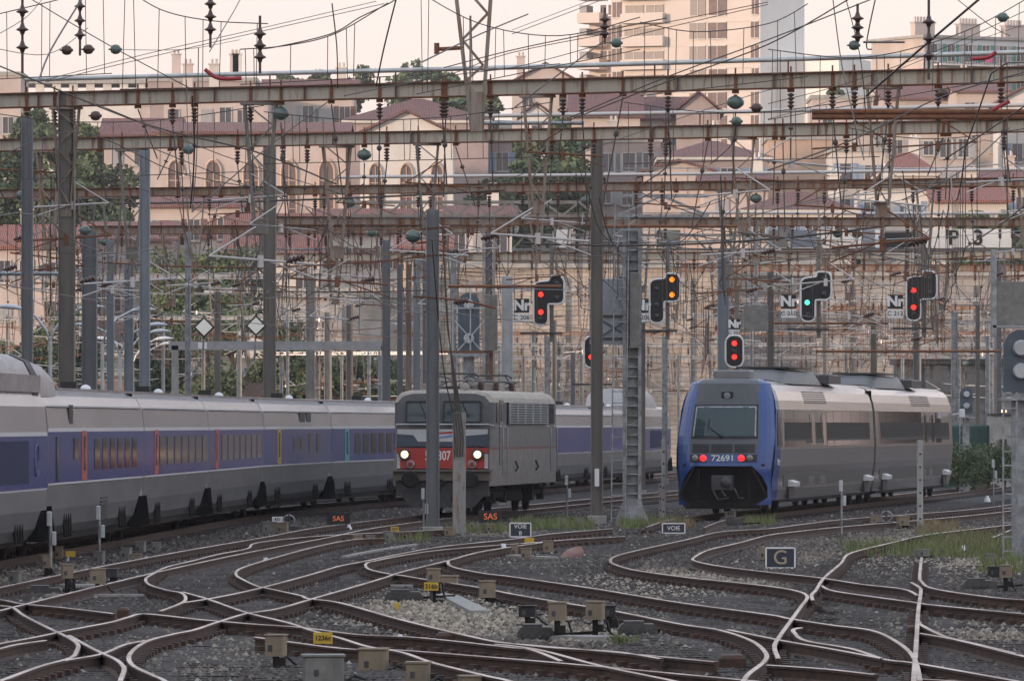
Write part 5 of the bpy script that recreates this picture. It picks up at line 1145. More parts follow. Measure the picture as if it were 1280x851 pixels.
# yellow number plates
def plate(label, px, py, wpx, hpx, base_y, txt, m_=M_yel, mt=M_black, name='number_plate', border=False, grp='plates beside the tracks', size=.8, cat='sign', y2=None):
    b = G(px, base_y, GZ); s = F/b.y; w = wpx/s; h = hpx/s; zc = EYE+(HY-py)/s-GZ; root = thing(name, label, cat, b, 0, grp)
    mb = MB(); mb.bbox((0, 0, zc), (w, .03, h), .004); mb.build('face', m_, root)
    mb = MB(); mb.box((0, .04, zc/2), (.05, .04, zc)); mb.build('stand', M_dark2, root)
    if border:
        mb = MB(); t_ = .02
        for a, b_ in (((-w/2, zc-h/2), (w/2, zc-h/2)), ((w/2, zc-h/2), (w/2, zc+h/2)), ((w/2, zc+h/2), (-w/2, zc+h/2)), ((-w/2, zc+h/2), (-w/2, zc-h/2))): mb.bar((a[0], -.018, a[1]), (b_[0], -.018, b_[1]), .03)
        mb.build('border', M_white, root)
    if txt:
        lines = txt.split('\n')
        for i, l in enumerate(lines): text(l, h*size/len(lines), mt, root, (0, -.022, zc+h*(.25-.5*i if len(lines) > 1 else 0)), bold=.001)
    return root
plate('yellow plate reading 316b on a beige box stand', 539, 732.6, 18, 10, 754.5, '316b', size=.8)
plate('yellow plate reading 1236c at the bottom left', 403.6, 797, 24, 14, 825, '1236c', size=.6)
plate('small yellow plate in the distance left of the tall post', 493.5, 661, 10, 6, 676, '319')
plate('small yellow plate in the left cluster of boxes', 88, 692, 12, 7, 705, '')
plate('small yellow plate under the blue sign', 661.6, 676, 12, 8, 685, '')
plate('little yellow plate upright on the pale stones', 496, 758, 6, 10, 764, '')
plate('dark blue VOIE B sign with a white border', 650.5, 662, 26, 17, 675, 'VOIE\nB', M_blueplate, M_white, 'track_sign', True, 'dark blue track signs', .85)
plate('dark blue VOIE sign in front of the railcar', 842, 660, 28, 12, 669, 'VOIE', M_blueplate, M_white, 'track_sign', True, 'dark blue track signs', .62)
plate('large dark blue sign with a pale letter G', 975.5, 697, 36, 25, 712, 'G', M_blueplate, mat('beige_letter', (.42, .34, .22), .5), 'track_sign', True, 'dark blue track signs', 1.0)
plate('white number plate by the wheel shaped lever', 347, 649, 14, 7, 664, '431', M_white, M_black, grp='white number plates')
plate('white number plate under the railcar nose', 913, 642, 14, 7, 652, '435', M_white, M_black, grp='white number plates')
plate('black display with orange letters SAS right of the stub post', 613, 645.5, 30, 15, 660, 'SAS', M_black, M_led, 'display_sign', False, 'black track displays', .72)
plate('black display with orange letters at the foot of the left train', 423, 648, 29, 15, 664, 'SAS', M_black, M_led, 'display_sign', False, 'black track displays', .6)
# marker poles
def marker(label, px, ytop, ybase, w=.05, conc=False, D=None):
    b = G(px, ybase, GZ); s = F/b.y; H = EYE+(HY-ytop)/s-GZ; root = thing('marker_post', label, 'post', b, 0, 'slim marker posts'); mb = MB()
    if conc: mb.bbox((0, 0, H/2), (w, w, H), .02)
    else: mb.tube([(0, 0, 0), (0, 0, H)], w/2, 8)
    mb.build('shaft', M_concl if conc else M_galv, root)
    if not conc:
        mb = MB(); mb.bbox((-.02, -.04, H-.12), (.10, .08, .28), .02); mb.build('tag', M_tube, root); mb = MB(); mb.bbox((.07, -.04, H-.5), (.09, .07, .26), .02); mb.build('tag', M_tube, root)
    else:
        mb = MB()
        for k in range(int(H/.35)): mb.lathe((0, -w/2-.001, .3+k*.35), (0, -1, 0), [(.03, 0), (.028, .004)], 8)
        mb.build('bolt_hole', M_dark, root)
marker('slim marker post with a white tag at the left under the train', 63, 640, 716, .07); marker('slim marker post with tag before the second coach', 124, 633, 705, .06); marker('slim marker post with two tags left of the tall grey post', 530, 611, 671, .07)
marker('slim marker post right of the locomotive', 709, 595, 650, .05); marker('slim marker post in front of the railcar side', 1052, 601, 669, .05); marker('slim marker post among the bushes at the right', 1242, 575, 632, .04)
marker('perforated concrete post in front of the railcar side', 1150, 550, 662, .16, True); marker('taller perforated concrete post left of the railcar', 829.5, 549, 652, .13, True); marker('short pale concrete stub left of the perforated post', 825.5, 604, 650, .09, True)
# hand lever wheels
for px, py, by, lb_ in ((361, 657, 667, 'pale wheel shaped lever before the left train'), (1108, 653, 661, 'pale wheel shaped lever before the railcar')):
    b = G(px, by, GZ); o = thing('lever_wheel', lb_, 'lever', b); mb = MB(); R_ = .15; zc = .34
    mb.tube([(R_*math.cos(t), 0, zc+R_*math.sin(t)) for t in [2*math.pi*k/16 for k in range(17)]], .025, 6); mb.build('rim', M_galv, o)
    mb = MB(); mb.box((0, .02, .15), (.5, .3, .12)); mb.tube([(0, 0, .1), (0, 0, zc+.2)], .025); mb.build('base', M_dark2, o)
# point machines
for px, py, w_, h_, by, lb_ in ((670, 791, 48, 18, 801, 'grey point motor housing before the left beige box'), (797, 787, 50, 17, 796, 'grey point motor housing right of the middle boxes'), (1223.6, 731, 43, 14, 739, 'dark point motor at the right edge'), (55, 735, 46, 10, 744, 'dark point motor behind the long plank at the left'), (505, 744, 48, 14, 753, 'dark point motor left of the 316b plate'), (1065, 655, 30, 9, 661, 'dark point motor by the wheel before the railcar'), (913, 650, 30, 10, 658, 'round dark point motor under the railcar plate')):
    b = G(px, by, GZ); s = F/b.y; o = thing('point_motor', lb_, 'point motor', b, 0, 'point motors'); w = w_/s; h = h_/s
    mb = MB(); prof = [(-w/2, 0), (w/2, 0), (w/2, h*.6), (w/2-h*.3, h), (-w/2+h*.3, h), (-w/2, h*.6)]; mb.prism(prof, -.2, .25); mb.build('housing', mat('grimy_machine', (.05, .048, .045), .6, .2, (.09, .08, .07), 5), o)
    mb = MB(); mb.box((-w*.1, 0, h+.02), (w*.5, .35, .04)); 
    for k in range(4): mb.lathe((-w*.3+k*w*.2, -.2, h*.45), (0, -1, 0), [(.04, 0), (.035, .03)], 8)
    mb.build('lid', M_dark2, o); mb = MB(); mb.bar((w/2, .1, .08), (w/2+.5, .5, .1), .04); mb.build('drive_rod', M_dark, o)
# lineside planks and troughs
for pts, w_, lb_ in (([(57, 749), (180, 749)], .22, 'long pale plank lying at the left'), ([(600, 770), (565, 752), (548, 748)], .3, 'pale cable trough curving through the light stones'), ([(485, 737), (535, 737)], .3, 'pale slab beside the 316b plate'), ([(430, 700), (470, 692), (520, 684)], .12, 'grey cable trough running between the left tracks'), ([(700, 802), (760, 803)], .5, 'flat concrete slab under the middle boxes'), ([(640, 698), (690, 701)], .3, 'small concrete slab under the row of boxes'), ([(80, 737), (125, 736)], .5, 'grey slab between two beige boxes at the left')):
    w = crom([G(x, y, GZ) for x, y in pts], 4); mb = MB(); o0 = w[0].copy()
    for a, b in zip(w, w[1:]): mb.bar(a-o0+Vector((0, 0, .04)), b-o0+Vector((0, 0, .04)), w_, .1)
    o = mb.build('trough_slab', M_conc); o.location = o0; tag(o, lb_, 'slab')
# little white caps and rags
for k, (px, by, m_, r_, lb_) in enumerate(((182.6, 706, M_white, .09, 'white cap on the ballast beside the box cluster'), (86, 704, M_white, .08, 'white cap behind the left beige box'), (332, 707, M_white, .09, 'left white lump on the dark ballast'), (349, 706, M_white, .09, 'right white lump on the dark ballast'), (629, 692, M_white, .12, 'white lump left of the row of boxes'), (436, 664, M_white, .10, 'white bottle shape by the left display'), (500, 805, M_white, .07, 'white cap on the rail at the bottom'), (1204, 690, M_white, .08, 'white lump in the grass at the right'), (1234, 627, M_white, .12, 'white cap at the right by the bushes'))):
    b = G(px, by, GZ); mb = MB(); mb.lathe((0, 0, 0), (0, 0, 1), [(r_, 0), (r_*.9, r_*.7), (r_*.5, r_*1.5), (r_*.45, r_*1.9)], 10); o = mb.build('white_cap', m_); o.location = b; tag(o, lb_, 'cap')
b = G(712, 699, GZ); mb = MB(); mb.loft([[Vector((x+.2*k*math.cos(t), .12*k*math.sin(t*1), zz+.03*math.sin(3*t))) for t in [2*math.pi*j/12 for j in range(12)]] for x, k, zz in ((0, 1.1, 0), (.05, 1.2, .08), (.12, .9, .19), (.2, .3, .25))], True, True, 0, True)
o = mb.build('crumpled_bag', mat('rusty_bag', (.25, .10, .07), .8, 0, (.3, .22, .2), 6)); o.location = b; tag(o, 'crumpled reddish bag lying right of the row of boxes', 'bag')
# small black hardware: fishplates and frog castings near crossings
for px, py, w_, lb_ in ((915, 830, 34, 'dark iron lump beside the hooked rail at the bottom'), (1140, 791, 12, 'short brown iron stop beside the vertical rail'), (560, 800, 30, 'dark iron casting between the crossing rails'), (155, 767, 14, 'dark rail joint casting at the left crossing')):
    b = G(px, py+9, GZ); s = F/b.y; mb = MB(); mb.bbox((0, 0, .1), (w_/s, .6, .2), .06); o = mb.build('iron_casting', M_railside); o.location = b; tag(o, lb_, 'casting')

# ================================================================== GRASS AND BUSHES
def grass(name, label, areas, n, h0, h1, m_, cat='grass', seed=1):
    r = np.random.default_rng(seed); V = []; Fc = []
    for (x0, y0, x1, y1), fr in areas:
        for _ in range(int(n*fr)):
            b = G(r.uniform(x0, x1), r.uniform(y0, y1), GZ); 
            if r.random() < .75:   # clumping
                b.x += math.sin(b.x*7)*.12; b.y += math.sin(b.y*1.7)*.7
            h = r.uniform(h0, h1)*(.55 if b.y < 90 else 1)*(.6+.4*math.sin(b.x*3+b.y)**2); a = r.uniform(0, 6.28); w = .012+.01*r.random(); dx, dy = math.cos(a)*w, math.sin(a)*w; lx, ly = r.normal(0, .25, 2)*h; o = len(V)
            V += [(b.x-dx, b.y-dy, GZ), (b.x+dx, b.y+dy, GZ), (b.x+lx*.5+dx*.6, b.y+ly*.5+dy*.6, GZ+h*.6), (b.x+lx, b.y+ly, GZ+h), (b.x+lx*.5-dx*.6, b.y+ly*.5-dy*.6, GZ+h*.6)]; Fc += [(o, o+1, o+2, o+4), (o+4, o+2, o+3)]
    me = bpy.data.meshes.new(name); me.from_pydata(V, [], Fc); me.materials.append(m_); o = bpy.data.objects.new(name, me); COL.objects.link(o); o['kind'] = 'stuff'; tag(o, label, cat); return o
grass('grass', 'short green grass tufts growing between the tracks and posts', [((640, 655, 740, 664), .22), ((770, 652, 850, 662), .12), ((930, 650, 965, 658), .05), ((560, 662, 640, 668), .06), ((760, 802, 800, 808), .03), ((1055, 682, 1150, 700), .08), ((1150, 672, 1280, 700), .32), ((1225, 695, 1300, 720), .08), ((480, 673, 540, 680), .02)], 9000, .10, .38, M_grassm, seed=4)
grass('dry_grass', 'dry straw coloured weeds by the concrete post', [((1150, 660, 1190, 668), .5), ((1180, 668, 1240, 690), .3), ((820, 655, 870, 664), .2)], 1500, .15, .4, mat('straw', (.22, .17, .09), .8), seed=5)

def foliage(V, Fc, c, rad, n, leaf, r):
    for _ in range(n):
        d_ = r.normal(0, 1, 3); d_ /= np.linalg.norm(d_); p = np.array(c)+d_*np.array(rad)*(r.random()**.4)
        a = r.normal(0, 1, 3); a /= np.linalg.norm(a); b = np.cross(a, r.normal(0, 1, 3)); b /= np.linalg.norm(b); s_ = leaf*r.uniform(.5, 1.2); o = len(V)
        V += [tuple(p-a*s_), tuple(p+b*s_*.6), tuple(p+a*s_), tuple(p-b*s_*.6)]; Fc.append((o, o+1, o+2, o+3))
tn = 0
def tree(label, px, ytop, wpx, D, zbase, m_=None, clumps=16, leaves=110, leaf=.32, grp='trees on the hillside', name='tree', cat='tree'):
    global tn; tn += 1; r = np.random.default_rng(100+tn); s = F/D; x = (px-640)/s; zt = EYE+(HY-ytop)/s; H = zt-zbase; w = wpx/s
    root = thing(name, label, cat, (x, D, zbase), 0, grp); mb = MB(); mb.tube([(0, 0, 0), (.1, 0, H*.3), (0, .1, H*.7)], [.05*H**.6, .035*H**.6, .02], 7)
    for k in range(5): a = k*1.26; mb.tube([(.05, 0, H*.3+k*.08*H), (math.cos(a)*w*.3, math.sin(a)*w*.3, H*.5+k*.08*H)], [.025*H**.6, .01], 5)
    mb.build('trunk', M_bark, root); V = []; Fc = []; Hc = min(H*.75, w*1.1+2)
    for k in range(clumps):
        t = r.random(); zc = H-Hc*(.12+.82*t); ww = w/2*math.sin(math.pi*min(.95, .22+.7*t))**.7
        a = r.uniform(0, 6.28); q_ = r.random()**.5*ww*.8; cr_ = w*r.uniform(.13, .22)+.3
        foliage(V, Fc, (q_*math.cos(a), q_*math.sin(a), zc), (cr_, cr_, cr_*.75), leaves, leaf, r)
    me = bpy.data.meshes.new('crown'); me.from_pydata(V, [], Fc); me.materials.append(m_ or M_leaf); o = bpy.data.objects.new('crown', me); COL.objects.link(o); o.parent = root; return root
# bush at the right
for k, (px, yt, w_, D) in enumerate(((1196, 556, 40, 262), (1215, 560, 36, 258), (1234, 553, 40, 266), (1254, 556, 34, 264), (1275, 560, 40, 262))):
    tree(['leafy bush at the end of the railcar', 'low leafy bush second from the railcar', 'taller leafy bush below the white shed', 'leafy bush before the white shed', 'leafy bush at the right edge'][k], px, yt, w_, D, GZ, M_leafd if k % 2 else M_leaf, 22, 110, .07, 'bushes right of the railcar', 'bush', 'bush')

# ================================================================== TERRAIN AND TOWN
def zh(D):
    if D < 445: return 0
    if D < 900: return 8+ (D-445)*.085
    return 46.7
xs = np.linspace(-400, 400, 41); ds = [445, 470, 520, 580, 650, 720, 800, 900, 1100, 1500]; V = []; Fc = []
for D in ds:
    for x in xs: V.append((x, D, zh(D)-2.0+1.2*math.sin(x*.05+D*.01)))
n = len(xs)
for i in range(len(ds)-1):
    for j in range(n-1): Fc.append((i*n+j, i*n+j+1, (i+1)*n+j+1, (i+1)*n+j))
me = bpy.data.meshes.new('hillside'); me.from_pydata(V, [], Fc); me.materials.append(mat('hill_scrub', (.07, .075, .04), .95, 0, (.16, .13, .10), .12)); o = bpy.data.objects.new('hillside', me); COL.objects.link(o); struct(o)
M_stone = brick('pale_stone_blocks', (.46, .405, .335), (.36, .315, .26), (.24, .21, .175), .75, .32, 1., (.20, .17, .145))
M_stone2 = brick('grey_stone_blocks', (.36, .34, .31), (.30, .28, .26), (.18, .165, .155), 1.4, .5, 1., (.16, .15, .14))
def wall(label, px0, px1, ytop, D, m_, th=2., name='retaining_wall'):
    s = F/D; x0, x1 = (px0-640)/s, (px1-640)/s; zt = EYE+(HY-ytop)/s; root = thing(name, label, 'wall', ((x0+x1)/2, D, GZ)); mb = MB()
    H = zt-GZ; mb.box((0, th/2, H/2), (x1-x0, th, H)); mb.build('masonry', m_, root)
    mb = MB(); mb.box((0, th/2-.1, H+.15), (x1-x0+.1, th+.4, .3)); mb.build('coping', M_concl, root)
    mb = MB(); W2 = x1-x0; k = 0
    while k*4.2 < W2: mb.box((-W2/2+k*4.2, -.15, H/2-.3), (.6, .34, H-.7)); k += 1
    mb.build('buttress', m_, root); return root
wall('tall pale stone retaining wall behind the signals', 545, 900, 335, 430, M_stone)
wall('greyer stone retaining wall behind the railcar', 902, 1500, 345, 435, M_stone2)
wall('pale rendered retaining wall left of the locomotive', 345, 543, 372, 436, mat('white_render', (.42, .40, .37), .9, 0, (.28, .26, .24), .8))
wall('low brownish wall beyond the coaches at the left', -200, 343, 470, 428, mat('brown_render', (.20, .15, .13), .9, 0, (.27, .21, .18), .6))
# unseen block outside the frame, added to keep the evening sun off the yard
mb = MB(); mb.box((0, 0, 10), (50, 410, 20)); o = thing('sun_block', 'long unseen block added beside the yard to keep the sun off', 'building', (-70, 45, GZ)); mb.build('wall', M_concl, o); mb = MB(); mb.prism([(-26, 20), (26, 20), (0, 24)], -206, 206); mb.build('roof', M_dark2, o)

WC = {'pink': mat('pink_cream_render', (.51, .435, .39), .9, 0, (.40, .34, .305), .35, (1, 1, .5)), 'cream': mat('cream_render', (.57, .52, .465), .9, 0, (.47, .43, .385), .35, (1, 1, .5)),
      'white': mat('pale_render', (.64, .61, .56), .9, 0, (.52, .50, .46), .4, (1, 1, .5)), 'grey': mat('grey_pink_render', (.36, .29, .27), .9, 0, (.29, .235, .22), .5), 'ochre': mat('ochre_render', (.50, .36, .27), .9, 0, (.42, .30, .23), .5),
      'tower': mat('tower_concrete', (.60, .53, .475), .85, 0, (.54, .475, .425), .2), 'towerside': mat('tower_blank_wall', (.80, .76, .70), .85, 0, (.74, .70, .645), .15)}
def tiles(name, c1, c2):
    m = mat(name, c1, .85, 0, c2, .9, (1, 1, 1), lo=.3, hi=.7); t = m.node_tree; b = t.nodes['Principled BSDF']
    g_ = t.nodes.new('ShaderNodeNewGeometry'); w = t.nodes.new('ShaderNodeTexWave'); w.inputs['Scale'].default_value = 2.2; w.inputs['Distortion'].default_value = .6
    t.links.new(g_.outputs['Position'], w.inputs[0]); bp = t.nodes.new('ShaderNodeBump'); bp.inputs['Distance'].default_value = .1; bp.inputs['Strength'].default_value = .7; t.links.new(w.outputs[0], bp.inputs['Height']); t.links.new(bp.outputs[0], b.inputs['Normal']); return m
RT = {'red': tiles('red_tiles', (.215, .105, .09), (.15, .08, .075)), 'brown': tiles('brown_tiles', (.19, .09, .08), (.125, .07, .07)), 'bright': tiles('bright_tiles', (.28, .115, .09), (.21, .095, .08))}
M_shut = [mat('blue_shutter', (.20, .27, .36), .7), mat('grey_shutter', (.30, .30, .30), .7), mat('brown_shutter', (.16, .08, .06), .7), mat('green_shutter', (.07, .22, .18), .7)]
M_win = mat('house_glass', (.05, .055, .07), .15, 0, spec=.7)
ME_win = mesh_of(lambda q: (q.box((0, -.02, 0), (1.0, .06, 1.6))), 'window', M_win)
def _fr(q):
    for a, b in (((-.52, -.82), (.52, -.82)), ((.52, -.82), (.52, .82)), ((.52, .82), (-.52, .82)), ((-.52, .82), (-.52, -.82))): q.bar((a[0], -.06, a[1]), (b[0], -.06, b[1]), .08)
    q.bar((0, -.06, -.8), (0, -.06, .8), .05); q.box((0, -.12, -.9), (1.3, .2, .09))
ME_frame = mesh_of(_fr, 'frame', M_white if False else mat('window_frame_paint', (.45, .42, .38), .6))
ME_sh = [mesh_of(lambda q: q.box((0, -.07, 0), (.5, .05, 1.65)), 'shutter', m_) for m_ in M_shut]
def _arch(q):
    q.prism([(-.7, -2.2), (.7, -2.2)]+[(.7*math.cos(t), 1.4+.7*math.sin(t)) for t in [math.pi*k/10 for k in range(11)]], -.06, .02)
ME_arch = mesh_of(_arch, 'arched_window', mat('arch_glass', (.14, .10, .09), .4))
def _archf(q):
    pts = [(-.85, -.1, -2.3)]+[(.85*math.cos(math.pi-t), -.1, 1.4+.85*math.sin(t)) for t in [math.pi*k/10 for k in range(11)]]+[(.85, -.1, -2.3)]; q.tube(pts, .12, 4); q.bar((0, -.1, -2.2), (0, -.1, 2.0), .09)
    for z in (-1.2, -.2, .8): q.bar((-.7, -.1, z), (.7, -.1, z), .06)
ME_archf = mesh_of(_archf, 'frame', mat('arch_stone', (.5, .38, .30), .8))
def win(root, x, y, z, rz=0, sc=(1, 1, 1), sh=None, arch=False):
    o = inst(ME_arch if arch else ME_win, 'window', root, (x, y, z), (0, 0, rz), sc); inst(ME_archf if arch else ME_frame, 'frame', o, (0, 0, 0))
    if sh is not None:
        for s_ in (-1, 1): inst(ME_sh[sh], 'shutter', o, (s_*.8, 0, 0))
    return o
def house(label, px0, px1, yeave, yridge, D, wc, rt='red', kind='side', depth=11, rows=2, cols=3, sh=None, chim=1, rot=0., seed=0, arch=False, winy=None, base=None, storey=3.0, wsc=(1, 1, 1), zlow=None):
    r = random.Random(seed+px0); s = F/D; w = (px1-px0)/s; x = ((px0+px1)/2-640)/s; ze = EYE+(HY-yeave)/s; zr = EYE+(HY-yridge)/s; zb = (zh(D)-3.5) if base is None else base
    root = thing('house', label, 'house', (x, D, zb), rot, 'houses on the hillside'); H = ze-zb; R_ = zr-ze
    mb = MB(); mb.box((0, depth/2, H/2), (w, depth, H))
    if kind == 'front': mb.prism([(-w/2, H-.01), (w/2, H-.01), (0, H+R_)], 0, depth)
    if kind == 'side':
        pts = [(0, H-.01), (depth, H-.01), (depth/2, H+R_)]
        for sx_ in (-w/2+.005, w/2-.305): mb.loft([[Vector((sx_, a, b)) for a, b in pts], [Vector((sx_+.3, a, b)) for a, b in pts]], True, True, 0, False)
    mb.build('wall', WC[wc], root)
    mb = MB(); e_ = .45; t_ = .22
    if kind == 'side':
        for a, b in (((-e_, H-.12), (depth/2, H+R_)), ((depth+e_, H-.12), (depth/2, H+R_))):
            mb.loft([[Vector((sx_, a[0], a[1])), Vector((sx_, b[0], b[1])), Vector((sx_, b[0], b[1]+t_)), Vector((sx_, a[0], a[1]+t_))] for sx_ in (-w/2-e_, w/2+e_)], True, True, 0, False)
        mb.build('roof', RT[rt], root)
    elif kind == 'front':
        for sg_ in (-1, 1):
            mb.loft([[Vector((sg_*(w/2+e_), yy, H-.15)), Vector((0, yy, H+R_+.02)), Vector((0, yy, H+R_+t_)), Vector((sg_*(w/2+e_), yy, H-.15+t_))] for yy in (-e_, depth+e_)], True, True, 0, False)
        mb.build('roof', RT[rt], root)
    elif kind == 'hip':
        k = min(depth/2, w/2-.5); a = [Vector((-w/2-e_, -e_, H)), Vector((w/2+e_, -e_, H)), Vector((w/2+e_, depth+e_, H)), Vector((-w/2-e_, depth+e_, H))]; p = Vector((-w/2+k, depth/2, H+R_)); q_ = Vector((w/2-k, depth/2, H+R_))
        mb.add([*a, p, q_], [(0, 1, 5, 4), (1, 2, 5), (2, 3, 4, 5), (3, 0, 4), (3, 2, 1, 0)], 0); mb.build('roof', RT[rt], root)
        mb = MB(); mb.box((0, depth/2, H-.15), (w+.7, depth+.7, .25)); mb.build('cornice', WC['white'], root)
    else:
        mb.box((0, depth/2, H+.2), (w+.3, depth+.3, .4)); mb.build('roof', M_concl, root)
    for c in range(chim):
        mb = MB(); cx = r.uniform(-.38, .38)*w; cy = depth*.55; cz = H+max(R_, .2)*.8
        mb.box((cx, cy, cz+.5), (.9, .7, 2.2)); mb.box((cx, cy, cz+1.65), (1.1, .9, .12)); mb.lathe((cx-.2, cy, cz+1.7), (0, 0, 1), [(.13, 0), (.12, .45)], 8); mb.lathe((cx+.2, cy, cz+1.7), (0, 0, 1), [(.13, 0), (.12, .45)], 8); mb.build('chimney', WC[r.choice(('white', 'pink', 'cream'))], root)
    for rr_ in range(rows):
        z = H-(1.75 if not arch else 4.8)-rr_*storey
        if z < 1: break
        for c in range(cols):
            xx = -w/2+w*(c+.5)/cols
            q_ = r.random()
            if q_ < .10 and not arch: continue
            o_ = win(root, xx+r.uniform(-.15, .15)*(not arch), 0, z+(0 if arch else r.uniform(-.06, .06)), 0, wsc if arch else (wsc[0]*r.uniform(.85, 1.1), 1, wsc[2]*r.choice((.75, 1, 1))), (sh if sh is None or r.random() < .85 else (sh+1) % 4), arch)
            if q_ > .72 and not arch:      # closed shutters
                for s_ in (-1, 1): inst(ME_sh[(sh or 1)], 'shutter', o_, (s_*.26, -.03, 0))
    return root
# left of the picture
house('long cream church wing with a row of arched windows', 196, 432, 166, 152, 520, 'pink', 'red', 'side', 12, 1, 5, None, 0, arch=True, wsc=(.75, 1, 1.15))
house('cream gabled front of the church with narrow windows', 450, 566, 168, 140, 515, 'white', 'red', 'front', 16, 1, 3, None, 0, arch=True, wsc=(.6, 1, 1.1))
house('broad brown tiled roof behind the church gable', 432, 610, 150, 118, 545, 'grey', 'brown', 'hip', 16, 0, 3, None, 2)
house('pink building with shuttered windows above the church roof', 330, 442, 120, 98, 600, 'pink', 'red', 'side', 12, 2, 5, 1, 1)
house('long pink building with tall windows at the upper left', 205, 335, 122, 92, 590, 'pink', 'red', 'flat', 12, 2, 6, None, 2, storey=3.2)
house('house block with roof terrace chimneys at the upper left', 185, 320, 102, 80, 660, 'grey', 'red', 'flat', 10, 0, 0, None, 3)
house('small pink house with tiled roof left of the church', 130, 222, 170, 148, 560, 'pink', 'brown', 'side', 9, 2, 3, None, 1)
house('tall narrow pink tower house at the upper left edge', -30, 26, 95, 92, 620, 'pink', 'red', 'flat', 10, 3, 2, 1, 0)
house('low pink building with red tiled roof at the left edge', -40, 104, 310, 282, 470, 'pink', 'bright', 'side', 9, 3, 5, None, 1, base=0)
house('brownish house with tiled roof behind the street lamps', 104, 215, 300, 278, 480, 'grey', 'red', 'side', 9, 2, 4, None, 0, base=0)
house('pink house with tiled roof below the arched windows', 186, 300, 258, 242, 490, 'pink', 'red', 'side', 9, 2, 3, 2, 1, base=2)
house('pale house with long windows below the church', 395, 520, 292, 262, 478, 'white', 'red', 'side', 9, 2, 5, 2, 0, base=2)
house('house with a steep red roof left of the dark centre post', 285, 400, 318, 268, 470, 'cream', 'red', 'side', 9, 1, 3, None, 1, base=2)
house('small ochre house under the church gable', 500, 560, 310, 295, 466, 'ochre', 'bright', 'side', 8, 1, 2, None, 0, base=2)
house('grey pink block with two small blue windows', 560, 640, 178, 172, 560, 'grey', 'brown', 'flat', 12, 1, 3, 0, 0)
house('low pale house behind the first signal', 560, 640, 275, 258, 478, 'cream', 'brown', 'side', 9, 1, 3, None, 1, base=4)
# centre
house('pink gabled house left of the tower block', 640, 724, 104, 80, 700, 'pink', 'brown', 'front', 14, 1, 2, None, 1)
house('tiny white house below the pink gable', 652, 690, 145, 130, 640, 'white', 'brown', 'front', 8, 1, 1, None, 0)
house('house with purple brown roof below the tower block', 716, 800, 146, 116, 600, 'pink', 'brown', 'side', 12, 1, 4, None, 2)
house('second house with brown roof below the tower block', 790, 868, 150, 120, 605, 'white', 'brown', 'side', 12, 1, 3, 0, 2)
house('grey gabled house right below the tower block', 846, 900, 140, 116, 600, 'grey', 'brown', 'front', 12, 1, 2, None, 0)
house('grey balconied house above the lattice pylon', 745, 826, 178, 170, 560, 'grey', 'brown', 'flat', 10, 3, 3, 1, 1)
house('pink house with gently curved gable over the sign gantry', 806, 890, 214, 202, 520, 'pink', 'brown', 'front', 12, 1, 0, None, 0)
house('wide brown roofed house left of the blank pink wall', 826, 960, 196, 172, 545, 'grey', 'brown', 'hip', 14, 1, 4, 0, 1)
house('pink gable end house below the wide brown roof', 880, 960, 236, 216, 510, 'pink', 'brown', 'side', 12, 1, 2, None, 1)
house('blank old pink wall building right of the tower', 960, 1062, 175, 170, 580, 'ochre', 'brown', 'flat', 12, 0, 0, None, 0)
house('low house with long dark roof before the blank wall', 930, 1070, 262, 236, 500, 'cream', 'brown', 'hip', 12, 1, 4, 0, 1)
house('flat pink annex behind the tower foot', 1015, 1095, 124, 122, 640, 'pink', 'brown', 'flat', 10, 1, 2, None, 0)
# right
house('cream house with blue shutters right of centre', 1040, 1106, 190, 186, 540, 'cream', 'brown', 'flat', 10, 4, 2, 0, 0)
house('house with a bright red roof at the right', 1102, 1170, 216, 188, 530, 'cream', 'bright', 'hip', 10, 1, 2, None, 1)
house('pale long house with balcony and green shutters', 1076, 1175, 238, 234, 505, 'white', 'red', 'flat', 10, 2, 5, 0, 1)
house('pink house with tiled roof before the right block', 1105, 1200, 124, 106, 610, 'pink', 'red', 'side', 10, 2, 3, 1, 1)
house('tall pink house with a tiled roof at the right edge', 1196, 1258, 115, 103, 590, 'pink', 'red', 'side', 12, 3, 2, None, 1)
house('grey gabled house with blue shutters at the right edge', 1254, 1330, 125, 104, 570, 'white', 'red', 'front', 12, 5, 2, 0, 0)
house('small house with red roof at the right over the trees', 1168, 1258, 252, 234, 500, 'cream', 'bright', 'side', 9, 1, 2, None, 1)
house('pink house behind the second red roof at the right', 1150, 1215, 160, 150, 560, 'pink', 'red', 'side', 10, 3, 3, 1, 0)
house('pale house at the far right behind the post', 1225, 1330, 232, 214, 520, 'pink', 'red', 'side', 10, 2, 3, 0, 1)
for k in range(20):  # unseen row, added so the railcar's side has lit houses to reflect
    x0 = 1340+k*120+random.randint(-10, 10); house('%s of the houses out of the picture beyond the right edge' % ['nearest', 'second', 'third', 'fourth', 'fifth', 'sixth', 'seventh', 'eighth', 'ninth', 'tenth', 'eleventh', 'twelfth', 'thirteenth', 'fourteenth', 'fifteenth', 'sixteenth', 'seventeenth', 'eighteenth', 'nineteenth', 'farthest'][k], x0, x0+110, 150+random.randint(-40, 80), 130-random.randint(0, 30)-10, 520+random.randint(-20, 60), random.choice(('pink', 'cream', 'white')), random.choice(('red', 'brown')), 'side', 10, 5, 4, 0, 1, base=0)
for k in range(5):
    x0 = -620+k*110; house('%s of the houses out of the picture beyond the left edge' % ['farthest', 'fourth', 'middle', 'second', 'nearest'][k], x0, x0+100, 200+random.randint(-40, 60), 150, 540+random.randint(-20, 60), random.choice(('pink', 'cream')), 'red', 'side', 10, 3, 3, 0, 1)

